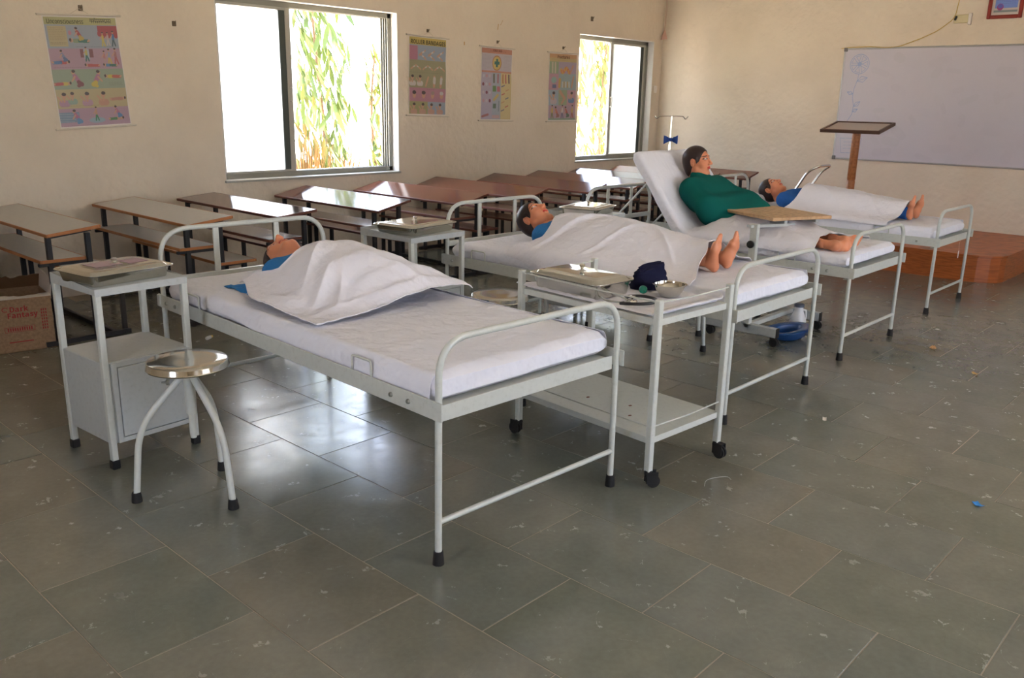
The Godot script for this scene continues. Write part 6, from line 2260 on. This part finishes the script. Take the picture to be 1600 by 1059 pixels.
# ---------------------------------------------------------------- the rest
func build_small() -> void:
	# drip stand
	var t := thing("drip_stand", "chrome drip stand with a blue bow, behind the raised backrest", "drip stand", Vector3(6.71, 0, -4.3))
	var b := Mb.new()
	for k in 5:
		var u := Vector3(cos(TAU * k / 5), 0, sin(TAU * k / 5))
		b.tube(fil([Vector3(0, 0.12, 0), u * 0.18 + Vector3(0, 0.09, 0), u * 0.24 + Vector3(0, 0.012, 0)], 0.05, 4), 0.01, 8)
	obj("base", b, M.chrome, t)
	b = Mb.new()
	b.tube([Vector3(0, 0.1, 0), Vector3(0, 1.18, 0)], 0.0125, 12)
	b.tube([Vector3(0, 1.15, 0), Vector3(0, 1.425, 0)], 0.007, 10)
	obj("pole", b, M.chrome, t)
	b = Mb.new()
	b.tube(fil([Vector3(-0.25, 1.425, -0.01), Vector3(-0.235, 1.40, 0), Vector3(-0.19, 1.422, 0), Vector3(0, 1.425, 0), Vector3(0.19, 1.422, 0), Vector3(0.225, 1.392, 0), Vector3(0.25, 1.42, 0.01)], 0.02, 4), 0.0045, 8)
	obj("hook_bar", b, M.chrome, t)
	var bow := thing("blue_bow", "dark blue bow tied round the drip stand pole", "bow", Vector3(6.71, 1.222, -4.3), -0.82)
	b = Mb.new()
	for s in [-1, 1]:
		var rings := []
		for k in 9:
			var u := k / 8.0
			var ring := PackedVector3Array()
			for j in 16:
				var an := TAU * j / 16.0
				var hgt := 0.012 + 0.026 * pow(u, 0.7)
				ring.append(Vector3(s * (0.012 + 0.05 * u), hgt * sin(an) * (1 + 0.2 * nz1.get_noise_2d(an * 4, s * 5 + u * 8)), 0.016 + 0.012 * cos(an) * (0.5 + sin(PI * u))))
			rings.append(ring)
		b.skin(rings)
	obj("loops", b, M.blue_cloth, bow)
	b = Mb.new()
	b.lathe([Vector2(0.013, -0.016), Vector2(0.021, -0.012), Vector2(0.023, 0), Vector2(0.021, 0.012), Vector2(0.013, 0.016)], 16)
	obj("knot", b, M.blue_cloth, bow)
	# bent handle tubes beyond the farthest bed
	t = thing("push_handle_frame", "bent chrome handle loop sticking up behind the farthest bed", "handle frame", Vector3(8.2, 0, -3.8))
	b = Mb.new()
	var pa := [Vector3(0.0, 0.02, -0.06), Vector3(0, 0.66, -0.02), Vector3(0, 0.92, 0.13), Vector3(0.02, 0.975, 0.22), Vector3(0.28, 0.975, 0.24), Vector3(0.26, 0.92, 0.16), Vector3(0.2, 0.68, 0.04), Vector3(0.2, 0.02, 0.0)]
	b.tube(fil(pa, 0.07, 6), 0.0125, 10)
	obj("loop_tube", b, M.chrome, t)
	b = Mb.new()
	b.tube([Vector3(0.0, 0.3, -0.045), Vector3(0.2, 0.3, 0.02)], 0.009, 8)
	b.tube([Vector3(-0.18, 0.02, -0.06), Vector3(0.36, 0.02, 0.0)], 0.011, 8)
	b.tube([Vector3(0.1, 0.02, -0.2), Vector3(0.1, 0.02, 0.2)], 0.011, 8)
	obj("foot_tube", b, M.chrome, t)
	# paper tag on the farthest bed
	b = Mb.new()
	b.box(Vector3(0, -0.03, 0), Vector3(0.022, 0.06, 0.002), 0.0005)
	b.tube([Vector3(0, 0, 0), Vector3(0.004, 0.05, -0.004), Vector3(0, 0.11, 0)], 0.001, 4)
	var o := obj("paper_tag", b, M.white_plastic)
	o.position = Vector3(7.73, 0.40, -2.085)
	tag(o, "little white tag dangling under the farthest bed's foot end", "tag")
	# cardboard box
	t = thing("cardboard_box", "opened brown cardboard box with red print between the two leftmost desks", "box", Vector3(1.71, 0.001, -5.74), deg_to_rad(-9.0))
	var w := 0.37
	var h := 0.325
	var d := 0.36
	b = Mb.new()
	var th := 0.005
	b.box(Vector3(0, th / 2, 0), Vector3(w, th, d), 0)
	b.box(Vector3(0, h / 2, d / 2 - th / 2), Vector3(w, h, th), 0.001)
	b.box(Vector3(0, h / 2, -d / 2 + th / 2), Vector3(w, h, th), 0.001)
	for s in [-1, 1]: b.box(Vector3(s * (w / 2 - th / 2), h / 2, 0), Vector3(th, h, d - 0.012), 0.001)
	var bx := obj("carton", b, M.card, t)
	var flap := func(p: Vector3, q: Vector3, out: Vector3, len: float, torn: float, m: Material, called: String) -> void:
		var P := []
		for a in 17:
			var row := PackedVector3Array()
			for c in 7:
				var u := a / 16.0
				var v := c / 6.0
				var e := 1.0 - torn * absf(nz2.get_noise_1d(u * 9 + p.x * 50)) * 1.5
				row.append(p.lerp(q, u) + out * (len * v * e) + Vector3(0, -0.02 * v * v + 0.006 * sin(u * 7) * v, 0))
			P.append(row)
		var fb := Mb.new()
		fb.cloth(P, 0.004)
		obj(called, fb, m, t)
	flap.call(Vector3(-w / 2, h, d / 2), Vector3(w / 2, h, d / 2), Vector3(0, 0.22, -0.8), 0.11, 0.2, M.paper, "front_flap")
	flap.call(Vector3(-w / 2, h, -d / 2), Vector3(w / 2, h, -d / 2), Vector3(0, 0.8, 0.5), 0.14, 0.25, M.card_dark, "back_flap")
	flap.call(Vector3(w / 2, h, -d / 2), Vector3(w / 2, h, d / 2), Vector3(0.12, 0.98, 0), 0.13, 0.1, M.paper, "side_flap")
	flap.call(Vector3(-w / 2, h, -d / 2), Vector3(-w / 2, h, d / 2), Vector3(-0.3, 0.9, 0), 0.13, 0.1, M.card_dark, "side_flap")
	var fz := d / 2 + 0.0004
	var put := func(size: float, x: float, y: float, wt: int, s: String) -> void:
		text(bx, "lettering", s, size, M.red_ink, Transform3D(Basis.IDENTITY, Vector3(x, y, fz)), "Droid Sans", wt)
	put.call(0.044, 0.005, 0.262, 700, "Dark")
	put.call(0.044, 0.022, 0.225, 700, "Fantasy")
	b = Mb.new()
	var arc := []
	for k in 12: arc.append(Vector3(-0.065 + 0.016 * cos(0.7 + k * 0.42), 0.265 + 0.013 * sin(0.7 + k * 0.42), fz))
	b.tube(arc, 0.0022, 4)
	obj("red_print", b, M.red_ink, bx)
	b = Mb.new()
	for q in [[Vector3(0.0, 0.125, fz), 0.16, 0.002], [Vector3(0.0, 0.155, fz), 0.16, 0.002]]: b.box(q[0], Vector3(q[1], q[2], 0.0006), 0)
	for x in [-0.08, 0.08]: b.box(Vector3(x, 0.14, fz), Vector3(0.002, 0.03, 0.0006), 0)
	for k in 11: b.box(Vector3(-0.062 + k * 0.0125, 0.14, fz), Vector3(0.007, 0.02, 0.0006), 0)
	b.box(Vector3(0.0, 0.062, fz), Vector3(0.13, 0.006, 0.0006), 0)
	b.prism(PackedVector2Array([Vector2(-0.185, 0.2), Vector2(-0.165, 0.208), Vector2(-0.15, 0.2), Vector2(-0.152, 0.18), Vector2(-0.168, 0.168), Vector2(-0.185, 0.178)]), 0.0006, Transform3D(Basis.IDENTITY, Vector3(0.003, 0, fz)))
	for k in 7:
		for m in 3: b.box(Vector3(0.125 + m * 0.012, 0.13 + k * 0.019, fz), Vector3(0.006, 0.013, 0.0006), 0)
	obj("red_print", b, M.red_ink, bx)
	# litter on the floor
	var lit := [
		["paper_scrap", "small white paper scrap on bare floor in front of the second bed", "scrap", Vector3(4.09, 0, -1.6), c8(216, 206, 186), Vector3(0.05, 0.006, 0.018), 0.4],
		["plastic_scrap", "small bright blue plastic scrap on the bare floor at right", "scrap", Vector3(3.59, 0, -0.75), c8(52, 128, 190), Vector3(0.04, 0.008, 0.026), 0.9],
		["dry_leaf", "curled dry leaf on the floor in front of the farthest bed", "leaf", Vector3(5.92, 0, -1.66), c8(176, 132, 84), Vector3(0.07, 0.014, 0.04), 0.2],
		["dry_leaf", "tiny dry leaf lying nearer than the curled one", "leaf", Vector3(5.51, 0, -1.29), c8(160, 124, 70), Vector3(0.045, 0.01, 0.03), 1.0],
	]
	for q in lit:
		var P := []
		for a in 9:
			var row := PackedVector3Array()
			for c in 7:
				var u := a / 8.0 * 2 - 1
				var v := c / 6.0 * 2 - 1
				var leafy: float = 1.0 - 0.75 * u * u if q[0] == "dry_leaf" else 1.0
				row.append(Vector3(u * q[5].x / 2, q[5].y * (u * u * 0.8 + 0.4 * v * v) + 0.0025, v * q[5].z / 2 * leafy))
			P.append(row)
		b = Mb.new()
		b.cloth(P, 0.0012)
		o = obj(q[0], b, mat(q[4], 0.7))
		o.position = q[3]
		o.rotation.y = q[6]
		tag(o, q[1], q[2], "litter on the floor")
	t = thing("vial", "small clear vial with a yellow cap on the floor behind the front locker", "vial", Vector3(2.6, 0.012, -5.05), 0.5)
	b = Mb.new()
	b.lathe([Vector2(0, 0), Vector2(0.011, 0.001), Vector2(0.012, 0.004), Vector2(0.012, 0.04), Vector2(0.006, 0.046), Vector2(0.006, 0.052)], 16, Transform3D(Basis(Vector3(0, 0, 1), -PI / 2), Vector3.ZERO))
	obj("glass", b, mat(c8(206, 206, 200), 0.15), t)
	b = Mb.new()
	b.lathe([Vector2(0.008, 0.05), Vector2(0.008, 0.062), Vector2(0, 0.062)], 14, Transform3D(Basis(Vector3(0, 0, 1), -PI / 2), Vector3.ZERO))
	obj("cap", b, mat(c8(206, 176, 60), 0.5), t)
	b = Mb.new()
	b.tube(fil([Vector3(-0.09, 0, 0.0), Vector3(-0.03, 0, -0.03), Vector3(0.03, 0, -0.01), Vector3(0.07, 0, 0.02), Vector3(0.05, 0, 0.045)], 0.03, 6), 0.0012, 4)
	o = obj("thread", b, mat(c8(196, 190, 180), 0.8))
	o.position = Vector3(3.05, 0.0025, -1.62)
	tag(o, "loose white thread on the floor by the trolley's nearest casters", "thread")
